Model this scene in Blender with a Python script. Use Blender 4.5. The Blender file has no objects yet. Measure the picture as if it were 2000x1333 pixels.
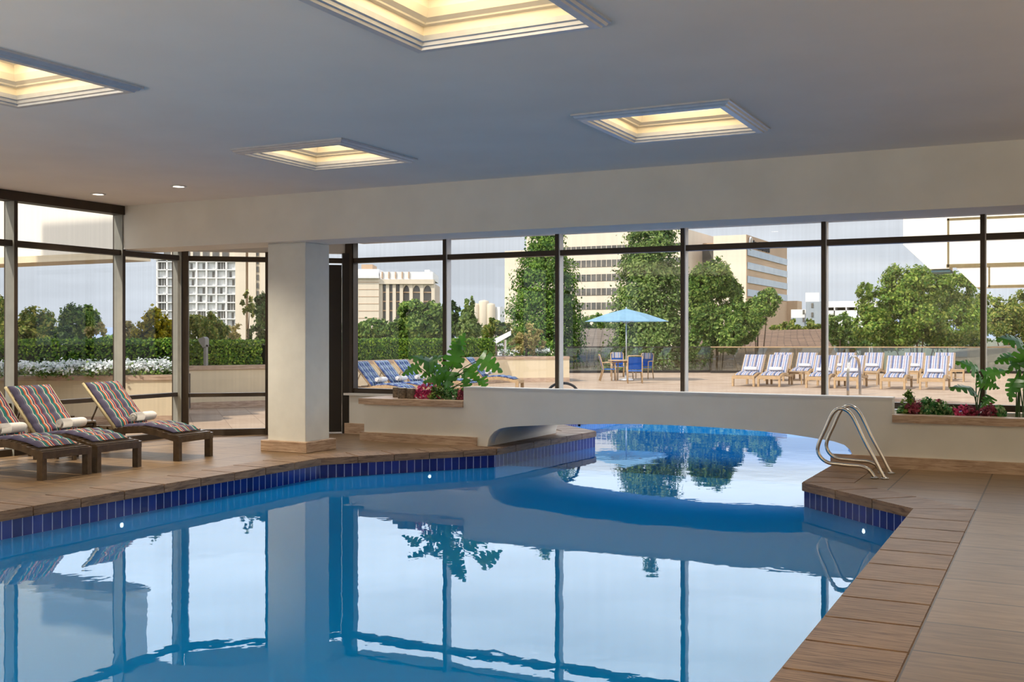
import bpy, bmesh, math, random
import numpy as np
from mathutils import Vector, Matrix, geometry

# ------------------------------------------------------------------ camera, world, sun, exposure
SC = bpy.context.scene
COL = SC.collection
TH = math.radians(26.8)            # the building's axes are X (along the pool windows) and Y (outwards)
FP = 2105.0; HY = 656.0; HC = 1.6
CT, ST = math.cos(TH), math.sin(TH)
cam_d = bpy.data.cameras.new('camera')
cam = bpy.data.objects.new('camera', cam_d); COL.objects.link(cam)
cam_d.sensor_width = 36.0; cam_d.lens = 36.0 * FP / 2000.0
cam_d.shift_y = -(666.5 - HY) / 2000.0
cam_d.clip_start = 0.1; cam_d.clip_end = 9000
cam.location = (0, 0, HC); cam.rotation_euler = (math.pi/2, 0, TH)
SC.camera = cam
SC.view_settings.view_transform = 'Standard'
SC.view_settings.look = 'None'
SC.view_settings.gamma = 1.0
SC.view_settings.exposure = 0.0
SC.view_settings.use_curve_mapping = False
cy = SC.cycles
cy.max_bounces = 7; cy.diffuse_bounces = 3; cy.glossy_bounces = 4; cy.transmission_bounces = 4
cy.transparent_max_bounces = 10; cy.caustics_reflective = False; cy.caustics_refractive = False
cy.sample_clamp_indirect = 4.0
cy.use_denoising = True
cy.use_adaptive_sampling = True; cy.adaptive_threshold = 0.03

def srgb(r, g, b):
    f = lambda c: (c/255.0)/12.92 if c/255.0 <= 0.04045 else ((c/255.0+0.055)/1.055)**2.4
    return (f(r), f(g), f(b), 1.0)

world = bpy.data.worlds.new('sky'); SC.world = world; world.use_nodes = True
nt = world.node_tree; nt.nodes.clear()
tc = nt.nodes.new('ShaderNodeTexCoord'); sep = nt.nodes.new('ShaderNodeSeparateXYZ')
nt.links.new(tc.outputs['Generated'], sep.inputs[0])
rc = nt.nodes.new('ShaderNodeValToRGB'); nt.links.new(sep.outputs['Z'], rc.inputs[0])
cr = rc.color_ramp
SKY = [(0.0, (.72,.77,.84)), (.055, (.76,.81,.87)), (.102, (.80,.83,.87)), (.130, (1.9,1.9,1.93)),
       (.20, (2.7,2.66,2.66)), (.33, (3.0,2.95,2.9)), (.48, (1.0,1.1,1.3)), (1.0, (.30,.4,.65))]
while len(cr.elements) < len(SKY): cr.elements.new(0.5)
for e, (p, c) in zip(cr.elements, SKY):
    e.position = p; e.color = (c[0]/3.4, c[1]/3.4, c[2]/3.4, 1)
mp = nt.nodes.new('ShaderNodeMapping'); mp.inputs['Scale'].default_value = (1.2, 1.2, 9.0)
nt.links.new(tc.outputs['Generated'], mp.inputs[0])
nz = nt.nodes.new('ShaderNodeTexNoise'); nz.inputs['Scale'].default_value = 3.0; nz.inputs['Detail'].default_value = 6
nt.links.new(mp.outputs[0], nz.inputs['Vector'])
mr = nt.nodes.new('ShaderNodeMapRange'); mr.inputs[1].default_value = .35; mr.inputs[2].default_value = .68
mr.inputs[3].default_value = .90; mr.inputs[4].default_value = 1.14
nt.links.new(nz.outputs['Fac'], mr.inputs[0])
ml = nt.nodes.new('ShaderNodeMath'); ml.operation = 'MULTIPLY'; ml.inputs[1].default_value = 3.4
nt.links.new(mr.outputs[0], ml.inputs[0])
bg = nt.nodes.new('ShaderNodeBackground'); wo = nt.nodes.new('ShaderNodeOutputWorld')
nt.links.new(rc.outputs[0], bg.inputs['Color']); nt.links.new(ml.outputs[0], bg.inputs['Strength'])
nt.links.new(bg.outputs[0], wo.inputs[0])

sun_d = bpy.data.lights.new('sun', 'SUN'); sun_d.energy = 4.2; sun_d.angle = math.radians(0.8)
sun_d.color = (1.0, .92, .81)
sun = bpy.data.objects.new('sun', sun_d); COL.objects.link(sun)
TOSUN = Vector((-.27, -.68, .68)).normalized()
sun.rotation_euler = TOSUN.to_track_quat('Z', 'Y').to_euler()
sun.location = (-30, -40, 60)

rnd = random.Random(7)

# ------------------------------------------------------------------ coordinate helpers (survey of the real place)
def P(x, y, z=0.0):
    Z = (z-HC)*FP/(HY-y); X = (x-1000)/FP*Z
    return Vector((X*CT-Z*ST, X*ST+Z*CT, z))
def Q(x, Z, z=0.0):
    X = (x-1000)/FP*Z
    return Vector((X*CT-Z*ST, X*ST+Z*CT, z))
def zat(y, Z): return HC+(HY-y)/FP*Z
def V(x, y, v):
    k = (x-1000)/FP; Z = v/(k*ST+CT)
    return Vector((Z*(k*CT-ST), v, HC+(HY-y)/FP*Z))

# ------------------------------------------------------------------ materials
MATS = {}
def newmat(name):
    m = bpy.data.materials.new(name); m.use_nodes = True
    n = m.node_tree.nodes; n.clear()
    out = n.new('ShaderNodeOutputMaterial')
    return m, m.node_tree, out
def pbsdf(t, color=(.8,.8,.8,1), rough=.5, metal=0.0, spec=.5):
    b = t.nodes.new('ShaderNodeBsdfPrincipled')
    b.inputs['Base Color'].default_value = color
    b.inputs['Roughness'].default_value = rough
    b.inputs['Metallic'].default_value = metal
    b.inputs['Specular IOR Level'].default_value = spec
    return b
def coords(t, kind='Object', scale=(1,1,1), rot=(0,0,0)):
    c = t.nodes.new('ShaderNodeTexCoord'); m = t.nodes.new('ShaderNodeMapping')
    m.inputs['Scale'].default_value = scale; m.inputs['Rotation'].default_value = rot
    t.links.new(c.outputs[kind], m.inputs[0]); return m.outputs[0]
def noise(t, vec, scale=5, detail=4, rough=.5, dist=0):
    n = t.nodes.new('ShaderNodeTexNoise'); n.inputs['Scale'].default_value = scale
    n.inputs['Detail'].default_value = detail; n.inputs['Roughness'].default_value = rough
    n.inputs['Distortion'].default_value = dist
    if vec is not None: t.links.new(vec, n.inputs['Vector'])
    return n.outputs['Fac']
def ramp(t, fac, stops, constant=False):
    r = t.nodes.new('ShaderNodeValToRGB'); e = r.color_ramp.elements
    if constant: r.color_ramp.interpolation = 'CONSTANT'
    while len(e) < len(stops): e.new(0.5)
    for el, (p, c) in zip(e, stops): el.position = p; el.color = c
    t.links.new(fac, r.inputs[0]); return r.outputs[0]
def mixc(t, fac, a, b, mode='MIX'):
    m = t.nodes.new('ShaderNodeMix'); m.data_type = 'RGBA'; m.blend_type = mode
    for i, v in ((0, fac), (6, a), (7, b)):
        if hasattr(v, 'links'): t.links.new(v, m.inputs[i])
        else: m.inputs[i].default_value = v
    return m.outputs[2]
def bump(t, b, h, strength=.2, dist=.01):
    n = t.nodes.new('ShaderNodeBump'); n.inputs['Strength'].default_value = strength
    n.inputs['Distance'].default_value = dist
    t.links.new(h, n.inputs['Height']); t.links.new(n.outputs[0], b.inputs['Normal'])
def simple(name, color, rough=.5, metal=0, spec=.5, var=.08, scale=6, bmp=0):
    m, t, out = newmat(name); b = pbsdf(t, color, rough, metal, spec)
    n = noise(t, coords(t), scale, 4)
    lo = tuple(c*(1-var) for c in color[:3])+(1,); hi = tuple(min(1, c*(1+var)) for c in color[:3])+(1,)
    t.links.new(ramp(t, n, [(.3, lo), (.7, hi)]), b.inputs['Base Color'])
    if bmp: bump(t, b, noise(t, coords(t), scale*8, 3), bmp, .004)
    t.links.new(b.outputs[0], out.inputs[0]); MATS[name] = m; return m
def emis(name, color, strength):
    m, t, out = newmat(name); e = t.nodes.new('ShaderNodeEmission')
    e.inputs[0].default_value = color; e.inputs[1].default_value = strength
    t.links.new(e.outputs[0], out.inputs[0]); MATS[name] = m; return m

M_CEIL = simple('ceiling_paint', (.88,.83,.76,1), .8, var=.03, scale=1.2, bmp=.05)
M_WALL = simple('wall_paint', (.86,.835,.76,1), .75, var=.04, scale=2, bmp=.15)
M_COLUMN = simple('column_paint', (.82,.825,.77,1), .75, var=.04, scale=4, bmp=.15)
M_BRONZE = simple('bronze_frame', srgb(62,50,38), .38, .25, var=.12)
M_GASKET = simple('dark_gasket', srgb(34,26,18), .5)
M_CHROME = simple('stainless_steel', (.62,.58,.52,1), .18, 1.0, var=.04)
M_WHITE = simple('white_trim', (.80,.79,.77,1), .45, var=.02)
M_BRONZE_LIT = simple('lit_bronze_face', srgb(142,140,130), .45, .1)  # left faces of the bronze mullions, daylight on them put into the colour
M_SILVER = simple('silver_moulding', (.62,.63,.66,1), .35, .45, var=.05, scale=14)
M_CREAM = simple('cream_moulding', (.85,.76,.60,1), .6, var=.03)
M_DARKWOOD = simple('dark_lounger_wood', srgb(86,70,52), .25, var=.2, scale=14)
M_TEAK = simple('teak_wood', srgb(180,150,112), .6, var=.15, scale=10)
M_TOWEL = simple('white_towelling', (.82,.80,.79,1), .9, var=.03, scale=30, bmp=.5)
M_SOIL = simple('potting_soil', srgb(50,38,28), .95, var=.3, scale=20, bmp=.4)
M_STUCCO = simple('terrace_stucco', srgb(222,205,172), .85, var=.05, scale=2, bmp=.2)
M_HOTEL = simple('hotel_stucco', srgb(236,228,212), .85, var=.02, scale=.4)
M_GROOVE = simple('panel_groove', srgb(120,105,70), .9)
M_OFFICE = simple('office_precast', srgb(222,206,184), .9, var=.03, scale=.1)
M_OFFICE2 = simple('office_brown_precast', srgb(190,160,130), .9, var=.05, scale=.1)
M_APT = simple('apartment_concrete', srgb(214,200,178), .9, var=.03, scale=.1)
M_BWHITE = simple('pale_render', srgb(226,224,220), .8, var=.02, scale=.1)
M_GREYB = simple('grey_render', srgb(150,158,165), .8, var=.03, scale=.1)
M_DARKGLASS = simple('dark_window_glass', srgb(92,88,80), .25, 0, .8, var=.35, scale=.35)
M_PALEGLASS = simple('curtained_window_glass', srgb(214,216,214), .4, 0, .6, var=.22, scale=.35)
M_BLUEGLASS = simple('blue_grey_window_glass', srgb(165,178,188), .2, 0, .8, var=.10, scale=.4)
M_BARK = simple('tree_bark', srgb(88,70,52), .95, var=.3, scale=4, bmp=.5)
M_STUMP = simple('birch_bark', srgb(112,98,82), .9, var=.55, scale=26, bmp=.6)
M_UMB = simple('blue_canvas', srgb(176,216,236), .8, var=.05, scale=5)
M_POLE = simple('pale_aluminium', srgb(205,208,212), .35, .5)
M_SLING = simple('blue_sling', srgb(24,98,190), .8, var=.1)
M_LAMPPOST = simple('grey_lamp_metal', srgb(130,128,122), .6)
M_TEAL = simple('teal_soffit', srgb(70,105,115), .8)

# stone deck of the pool hall
def tile_mat(name, c1, c2, cm, size, rough, spec, rotz=0, off=.5, grain=(1.2,9,1), msize=.006, gs=2.6, wd=None, loc=(0,0,0)):
    m, t, out = newmat(name); b = pbsdf(t, c1, rough, 0, spec)
    v = coords(t, 'Object', (1,1,1), (0,0,rotz)); v.node.inputs['Location'].default_value = loc
    br = t.nodes.new('ShaderNodeTexBrick'); br.offset = off if off else .0; br.offset_frequency = 1 if not off else 2; br.squash = 1
    br.inputs['Scale'].default_value = 1; br.inputs['Mortar Size'].default_value = msize
    br.inputs['Mortar Smooth'].default_value = .1; br.inputs['Bias'].default_value = 0
    br.inputs['Brick Width'].default_value = wd or size; br.inputs['Row Height'].default_value = size
    br.inputs['Color1'].default_value = (0,0,0,1); br.inputs['Color2'].default_value = (1,1,1,1)
    br.inputs['Mortar'].default_value = (.5,.5,.5,1)
    t.links.new(v, br.inputs['Vector'])
    g = noise(t, coords(t, 'Object', grain), gs, 7, .62, .6)
    base = ramp(t, g, [(.28, c2), (.5, tuple((a+q)/2 for a, q in zip(c1, c2))), (.74, c1)])
    var = mixc(t, .16, base, br.outputs['Color'], 'SOFT_LIGHT')
    fin = mixc(t, br.outputs['Fac'], var, cm)
    t.links.new(fin, b.inputs['Base Color'])
    bump(t, b, noise(t, coords(t), 60, 3), .12, .003)
    t.links.new(b.outputs[0], out.inputs[0]); return m
M_DECK = tile_mat('travertine_deck', srgb(150,122,90), srgb(104,82,58), srgb(66,52,38), .61, .40, .4, 0, 0, wd=.90, loc=(-.24+18, -7.03+.61*40, 0), msize=.009)
M_TERR = tile_mat('terrace_paving', srgb(196,172,146), srgb(172,146,120), srgb(150,128,106), .61, .8, .2, math.radians(45), 0)
def stone_mat(name, c1, c2, grain, rough=.5):
    m, t, out = newmat(name); b = pbsdf(t, c1, rough, 0, .4)
    g = noise(t, coords(t, 'UV', grain), 3.2, 8, .66, .8)
    g2 = noise(t, coords(t, 'Object'), 1.7, 3)
    c = ramp(t, g, [(.33, c2), (.5, tuple((a*.6+q*.4) for a, q in zip(c1, c2))), (.68, c1)])
    c = mixc(t, .5, c, ramp(t, g2, [(.3, (.35,.35,.35,1)), (.7, (.62,.62,.62,1))]), 'OVERLAY')
    t.links.new(c, b.inputs['Base Color']); bump(t, b, g, .25, .004)
    t.links.new(b.outputs[0], out.inputs[0]); return m
M_COPING = stone_mat('coping_stone', srgb(168,138,110), srgb(82,56,38), (1.0, 16, 1))
M_TRAV = stone_mat('travertine_trim', srgb(210,184,158), srgb(150,118,94), (1.2, 14, 1))

def tile_band():
    m, t, out = newmat('cobalt_pool_tile'); b = pbsdf(t, srgb(12,34,130), .12, 0, .5)
    br = t.nodes.new('ShaderNodeTexBrick'); br.offset = 0
    br.inputs['Scale'].default_value = 1; br.inputs['Brick Width'].default_value = .111
    br.inputs['Row Height'].default_value = .205; br.inputs['Mortar Size'].default_value = .0045
    br.inputs['Mortar Smooth'].default_value = 0.0
    br.inputs['Color1'].default_value = srgb(8,20,110); br.inputs['Color2'].default_value = srgb(16,42,148)
    br.inputs['Mortar'].default_value = srgb(176,186,224)
    t.links.new(coords(t, 'UV'), br.inputs['Vector'])
    t.links.new(br.outputs['Color'], b.inputs['Base Color'])
    t.links.new(b.outputs[0], out.inputs[0]); return m
M_TILE = tile_band()
M_BASIN = simple('blue_pool_plaster', srgb(30,130,225), .7, var=.02)

def water_mat():
    m, t, out = newmat('pool_water')
    df = t.nodes.new('ShaderNodeBsdfDiffuse'); df.inputs[0].default_value = (.002, .27, .80, 1)
    tr = t.nodes.new('ShaderNodeBsdfTransparent'); tr.inputs[0].default_value = (.6, .88, 1.0, 1)
    gl = t.nodes.new('ShaderNodeBsdfGlossy'); gl.inputs['Roughness'].default_value = .004
    gl.inputs['Color'].default_value = (.78,.90,1,1)
    b1 = t.nodes.new('ShaderNodeMixShader'); b1.inputs[0].default_value = .10
    t.links.new(df.outputs[0], b1.inputs[1]); t.links.new(tr.outputs[0], b1.inputs[2])
    fr = t.nodes.new('ShaderNodeFresnel'); fr.inputs[0].default_value = 1.41
    b2 = t.nodes.new('ShaderNodeMixShader')
    t.links.new(fr.outputs[0], b2.inputs[0]); t.links.new(b1.outputs[0], b2.inputs[1]); t.links.new(gl.outputs[0], b2.inputs[2])
    h = noise(t, coords(t, 'Object', (1, 1, 1)), 1.5, 3, .5, .3)
    h2 = noise(t, coords(t, 'Object', (1, 1, 1)), 11, 2, .5, .2)
    mm = t.nodes.new('ShaderNodeMath'); mm.operation = 'MULTIPLY_ADD'; mm.inputs[1].default_value = .05
    t.links.new(h2, mm.inputs[0]); t.links.new(h, mm.inputs[2])
    bp = t.nodes.new('ShaderNodeBump'); bp.inputs['Strength'].default_value = .5; bp.inputs['Distance'].default_value = .0035
    t.links.new(mm.outputs[0], bp.inputs['Height'])
    t.links.new(bp.outputs[0], gl.inputs['Normal'])
    t.links.new(b2.outputs[0], out.inputs[0]); return m
M_WATER = water_mat()

def glass_mat(name, tint, refl=.05, streak=True):
    m, t, out = newmat(name)
    tr = t.nodes.new('ShaderNodeBsdfTransparent'); tr.inputs[0].default_value = tint
    if streak:
        n = noise(t, coords(t, 'Object', (9, 9, .02)), 2.5, 3, .6)
        c = ramp(t, n, [(.38, tuple(x*.975 for x in tint[:3])+(1,)), (.62, tint)])
        t.links.new(c, tr.inputs[0])
    gl = t.nodes.new('ShaderNodeBsdfGlossy'); gl.inputs['Roughness'].default_value = 0.0
    mx = t.nodes.new('ShaderNodeMixShader'); mx.inputs[0].default_value = refl
    t.links.new(tr.outputs[0], mx.inputs[1]); t.links.new(gl.outputs[0], mx.inputs[2])
    t.links.new(mx.outputs[0], out.inputs[0]); return m
M_GLASS = glass_mat('window_glass', (.96,.97,.98,1), .03)
M_RAILGLASS = glass_mat('railing_glass', (.78,.84,.82,1), .10, False)

def leaf_mat(name, cols, trans=.35, scale=.8, rough=.6):
    m, t, out = newmat(name)
    g = t.nodes.new('ShaderNodeNewGeometry')
    c1 = ramp(t, g.outputs['Random Per Island'], [(i/(len(cols)-1) if len(cols) > 1 else 0, c) for i, c in enumerate(cols)])
    n = noise(t, coords(t, 'Object'), scale, 3)
    c = mixc(t, .55, c1, ramp(t, n, [(.35, (.30,.30,.28,1)), (.65, (.70,.70,.62,1))]), 'OVERLAY')
    b = pbsdf(t, cols[0], rough, 0, .3); t.links.new(c, b.inputs['Base Color'])
    tl = t.nodes.new('ShaderNodeBsdfTranslucent'); t.links.new(c, tl.inputs[0])
    mx = t.nodes.new('ShaderNodeMixShader'); mx.inputs[0].default_value = trans
    t.links.new(b.outputs[0], mx.inputs[1]); t.links.new(tl.outputs[0], mx.inputs[2])
    t.links.new(mx.outputs[0], out.inputs[0]); return m
L_CONIFER = leaf_mat('conifer_needles', [srgb(50,84,28), srgb(92,130,44), srgb(140,166,70)])
L_CONIFER2 = leaf_mat('sequoia_needles', [srgb(70,98,48), srgb(112,138,66), srgb(158,172,104)])
L_GREEN = leaf_mat('green_leaves', [srgb(52,86,34), srgb(94,128,50), srgb(160,180,92)])
L_MAPLE = leaf_mat('maple_leaves', [srgb(66,104,36), srgb(118,150,56), srgb(176,186,90)])
L_DARKGREEN = leaf_mat('dark_leaves', [srgb(28,54,20), srgb(56,84,34), srgb(100,124,60)])
L_HEDGE = leaf_mat('hedge_leaves', [srgb(42,78,18), srgb(86,128,30), srgb(160,186,60)], .25, 3)
L_YELLOW = leaf_mat('yellow_leaves', [srgb(120,120,24), srgb(200,178,36), srgb(90,116,36)])
L_OLIVE = leaf_mat('olive_leaves', [srgb(66,96,34), srgb(112,134,50), srgb(186,180,96)])
L_BRONZE = leaf_mat('bronze_leaves', [srgb(140,130,72), srgb(206,186,128), srgb(120,136,66)])
L_WHITEFL = leaf_mat('white_blossom', [srgb(240,242,240), srgb(250,250,250), srgb(215,228,215)], .2)
L_PINKFL = leaf_mat('pink_blossom', [srgb(200,50,110), srgb(225,90,140), srgb(150,40,80)], .3, 8)
L_MAROON = leaf_mat('maroon_blossom', [srgb(120,40,60), srgb(150,60,84), srgb(190,110,120)], .3, 8)
L_IVY = leaf_mat('variegated_leaves', [srgb(40,110,60), srgb(90,150,80), srgb(190,205,160)], .3, 8)
def monstera_mat():
    m, t, out = newmat('split_leaf_green'); b = pbsdf(t, srgb(38,96,30), .3, 0, .6)
    n = noise(t, coords(t, 'Object'), 4, 3)
    c = ramp(t, n, [(.3, srgb(26,82,34)), (.7, srgb(84,152,52))])
    oi = t.nodes.new('ShaderNodeObjectInfo')
    c = mixc(t, oi.outputs['Random'], c, mixc(t, .75, c, srgb(20,58,34)), 'MIX'); t.links.new(c, b.inputs['Base Color'])
    tl = t.nodes.new('ShaderNodeBsdfTranslucent'); tl.inputs[0].default_value = srgb(110,180,50)
    mx = t.nodes.new('ShaderNodeMixShader'); mx.inputs[0].default_value = .35
    t.links.new(b.outputs[0], mx.inputs[1]); t.links.new(tl.outputs[0], mx.inputs[2])
    t.links.new(mx.outputs[0], out.inputs[0]); return m
L_MONST = monstera_mat()
M_STEM = simple('green_stem', srgb(60,92,44), .5)

def stripe_mat(name, stops, period, cross=None):
    """lengthwise stripes across the width (UV.x in metres)"""
    m, t, out = newmat(name); b = pbsdf(t, (.5,.5,.5,1), .85, 0, .2)
    uv = t.nodes.new('ShaderNodeUVMap'); sp = t.nodes.new('ShaderNodeSeparateXYZ')
    t.links.new(uv.outputs[0], sp.inputs[0])
    d = t.nodes.new('ShaderNodeMath'); d.operation = 'DIVIDE'; d.inputs[1].default_value = period
    t.links.new(sp.outputs[0], d.inputs[0])
    f = t.nodes.new('ShaderNodeMath'); f.operation = 'FRACT'; t.links.new(d.outputs[0], f.inputs[0])
    c = ramp(t, f.outputs[0], stops, True)
    if cross:
        d2 = t.nodes.new('ShaderNodeMath'); d2.operation = 'DIVIDE'; d2.inputs[1].default_value = cross[0]
        t.links.new(sp.outputs[1], d2.inputs[0])
        f2 = t.nodes.new('ShaderNodeMath'); f2.operation = 'FRACT'; t.links.new(d2.outputs[0], f2.inputs[0])
        c2 = ramp(t, f2.outputs[0], cross[1], True)
        c = mixc(t, .35, c, c2)
    t.links.new(c, b.inputs['Base Color'])
    bump(t, b, noise(t, coords(t), 120, 2), .2, .002)
    t.links.new(b.outputs[0], out.inputs[0]); return m
_n, _w, _t, _o, _r, _g = srgb(76,72,96), srgb(206,202,186), srgb(36,108,104), srgb(184,98,58), srgb(146,36,48), srgb(92,96,114)
M_CUSH_IN = stripe_mat('multicolour_stripe_fabric', [(0,_n),(.19,_g),(.27,_w),(.30,_t),(.40,_n),(.44,_o),(.50,_w),(.53,_n),(.60,_w),(.62,_r),(.67,_n),(.76,_g),(.84,_w),(.87,_t),(.95,_o)], .345)
_b1, _b2, _wh, _pk, _ye = srgb(78,86,122), srgb(108,126,160), srgb(214,216,216), srgb(184,158,146), srgb(186,176,142)
M_CUSH_OUT = stripe_mat('blue_white_stripe_fabric', [(0,_wh),(.12,_b2),(.26,_wh),(.34,_pk),(.44,_ye),(.52,_b1),(.66,_b2),(.74,_wh),(.86,_pk)], .26, (.22, [(0,srgb(120,120,150)),(.8,_b2)]))
M_CUSH_BLUE = stripe_mat('blue_plaid_fabric', [(0,srgb(52,70,122)),(.18,srgb(104,134,166)),(.34,srgb(206,210,212)),(.46,srgb(74,130,138)),(.62,srgb(48,52,96)),(.78,srgb(134,156,182))], .22, (.2, [(0,srgb(60,76,130)),(.5,srgb(150,160,180))]))
def shingle_mat(name, c1, c2):
    m, t, out = newmat(name); b = pbsdf(t, c1, .9, 0, .2)
    v = coords(t, 'UV', (1,1,1))
    br = t.nodes.new('ShaderNodeTexBrick'); br.inputs['Scale'].default_value = 1
    br.inputs['Brick Width'].default_value = .9; br.inputs['Row Height'].default_value = .32
    br.inputs['Mortar Size'].default_value = .035
    br.inputs['Color1'].default_value = c1; br.inputs['Color2'].default_value = c2
    br.inputs['Mortar'].default_value = tuple(x*.45 for x in c2[:3])+(1,)
    t.links.new(v, br.inputs['Vector']); t.links.new(br.outputs[0], b.inputs['Base Color'])
    t.links.new(b.outputs[0], out.inputs[0]); return m
M_SHING = shingle_mat('brown_shingles', srgb(150,122,98), srgb(122,98,80))
M_SHING2 = shingle_mat('grey_brown_shingles', srgb(150,136,118), srgb(124,110,96))
M_DIFF = emis('warm_light_panel', (1.0, .78, .42, 1), 1.0)
M_DOWN = emis('downlight_lens', (1.0, .88, .70, 1), 14.0)
M_UWL = emis('underwater_light_lens', (1.0, .97, .90, 1), 25.0)

# ------------------------------------------------------------------ object helpers
def tag(o, label=None, cat=None, group=None, kind=None):
    if label: o['label'] = label
    if cat: o['category'] = cat
    if group: o['group'] = group
    if kind: o['kind'] = kind
    return o
def thing(name, label, cat, loc=(0,0,0), rotz=0, group=None):
    o = bpy.data.objects.new(name, None); COL.objects.link(o); o.empty_display_size = .1
    o.location = loc; o.rotation_euler = (0,0,rotz)
    return tag(o, label, cat, group)
class MB:
    """collects boxes, tubes and prisms into one mesh"""
    def __init__(s): s.bm = bmesh.new(); s.uv = s.bm.loops.layers.uv.new('UVMap')
    def box(s, lo, hi, M=None, bev=0):
        x0,y0,z0 = lo; x1,y1,z1 = hi
        vs = [s.bm.verts.new(p) for p in [(x0,y0,z0),(x1,y0,z0),(x1,y1,z0),(x0,y1,z0),(x0,y0,z1),(x1,y0,z1),(x1,y1,z1),(x0,y1,z1)]]
        fs = [(0,3,2,1),(4,5,6,7),(0,1,5,4),(1,2,6,5),(2,3,7,6),(3,0,4,7)]
        for f in fs:
            fc = s.bm.faces.new([vs[i] for i in f])
            n = [abs(c) for c in (fc.calc_normal() or fc.normal)] if False else None
            for l in fc.loops:
                c = l.vert.co
                if f in ((0,3,2,1),(4,5,6,7)): l[s.uv].uv = (c.x, c.y)
                elif f in ((0,1,5,4),(2,3,7,6)): l[s.uv].uv = (c.x, c.z)
                else: l[s.uv].uv = (c.y, c.z)
        if bev:
            es = list({e for v in vs for e in v.link_edges})
            r = bmesh.ops.bevel(s.bm, geom=es, offset=bev, segments=1, affect='EDGES')
            vs = list({v for f in r['faces'] for v in f.verts} | {v for v in vs if v.is_valid})
        if M is not None:
            for v in vs: v.co = M @ v.co
        return s
    def prism(s, pts, a, b, axis='z', M=None):
        """polygon pts (2-d) swept from a to b along axis"""
        def mk(p, h):
            if axis == 'z': return (p[0], p[1], h)
            if axis == 'y': return (p[0], h, p[1])
            return (h, p[0], p[1])
        v0 = [s.bm.verts.new(mk(p, a)) for p in pts]; v1 = [s.bm.verts.new(mk(p, b)) for p in pts]
        n = len(pts); fs = []
        fs.append(s.bm.faces.new(v0[::-1])); fs.append(s.bm.faces.new(v1))
        for f in fs:
            for l in f.loops:
                i = (v0.index(l.vert) if l.vert in v0 else v1.index(l.vert)); l[s.uv].uv = pts[i]
        acc = 0
        for i in range(n):
            j = (i+1) % n; d = math.dist(pts[i], pts[j])
            f = s.bm.faces.new([v0[i], v0[j], v1[j], v1[i]])
            for l, q in zip(f.loops, [(acc,a),(acc+d,a),(acc+d,b),(acc,b)]): l[s.uv].uv = q
            acc += d
        if M is not None:
            for v in v0+v1: v.co = M @ v.co
        bmesh.ops.recalc_face_normals(s.bm, faces=list({f for v in v0+v1 for f in v.link_faces}))
        return s
    def tube(s, pts, r, n=8, caps=True):
        pts = [Vector(p) for p in pts]; rings = []
        rr = r if isinstance(r, (list, tuple)) else [r]*len(pts)
        up = None
        for i, p in enumerate(pts):
            d = (pts[min(i+1, len(pts)-1)]-pts[max(i-1, 0)])
            d = d.normalized() if d.length > 1e-9 else Vector((0,0,1))
            if up is None:
                up = d.orthogonal().normalized()
            else:
                up = (up - d*up.dot(d)); up = up.normalized() if up.length > 1e-6 else d.orthogonal().normalized()
            w = d.cross(up)
            rings.append([s.bm.verts.new(p+(up*math.cos(2*math.pi*k/n)+w*math.sin(2*math.pi*k/n))*rr[i]) for k in range(n)])
        for a, b in zip(rings, rings[1:]):
            for k in range(n):
                f = s.bm.faces.new([a[k], a[(k+1)%n], b[(k+1)%n], b[k]]); f.smooth = True
        if caps:
            s.bm.faces.new(rings[0][::-1]); s.bm.faces.new(rings[-1])
        return s
    def lathe(s, prof, n=24, c=(0,0,0)):
        rings = []
        for r, z in prof:
            rings.append([s.bm.verts.new((c[0]+r*math.cos(2*math.pi*k/n), c[1]+r*math.sin(2*math.pi*k/n), c[2]+z)) for k in range(n)])
        for a, b in zip(rings, rings[1:]):
            for k in range(n):
                f = s.bm.faces.new([a[k], a[(k+1)%n], b[(k+1)%n], b[k]]); f.smooth = True
        if prof[0][0] > 1e-5: s.bm.faces.new(rings[0][::-1])
        if prof[-1][0] > 1e-5: s.bm.faces.new(rings[-1])
        return s
    def quad(s, ps, uvs=None):
        f = s.bm.faces.new([s.bm.verts.new(p) for p in ps])
        if uvs:
            for l, q in zip(f.loops, uvs): l[s.uv].uv = q
        return s
    def build(s, name, mat, parent=None, smooth=False):
        me = bpy.data.meshes.new(name)
        if smooth:
            for f in s.bm.faces: f.smooth = True
        s.bm.to_mesh(me); s.bm.free()
        for m in (mat if isinstance(mat, (list, tuple)) else [mat]): me.materials.append(m)
        o = bpy.data.objects.new(name, me); COL.objects.link(o)
        if parent is not None: o.parent = parent
        return o
def structure(o, label=None):
    o['kind'] = 'structure'
    if label: o['label'] = label
    return o
def box(name, lo, hi, mat, parent=None, bev=0): return MB().box(lo, hi, None, bev).build(name, mat, parent)
def copy_thing(src, loc, rotz, label, group=None):
    r = src.copy(); COL.objects.link(r); r.location = loc; r.rotation_euler = (0,0,rotz)
    r['label'] = label
    if group: r['group'] = group
    for ch in list(src.children):
        c = ch.copy(); COL.objects.link(c); c.parent = r; c.matrix_parent_inverse = ch.matrix_parent_inverse.copy()
        for g in list(ch.children):
            d = g.copy(); COL.objects.link(d); d.parent = c
    return r
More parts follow.
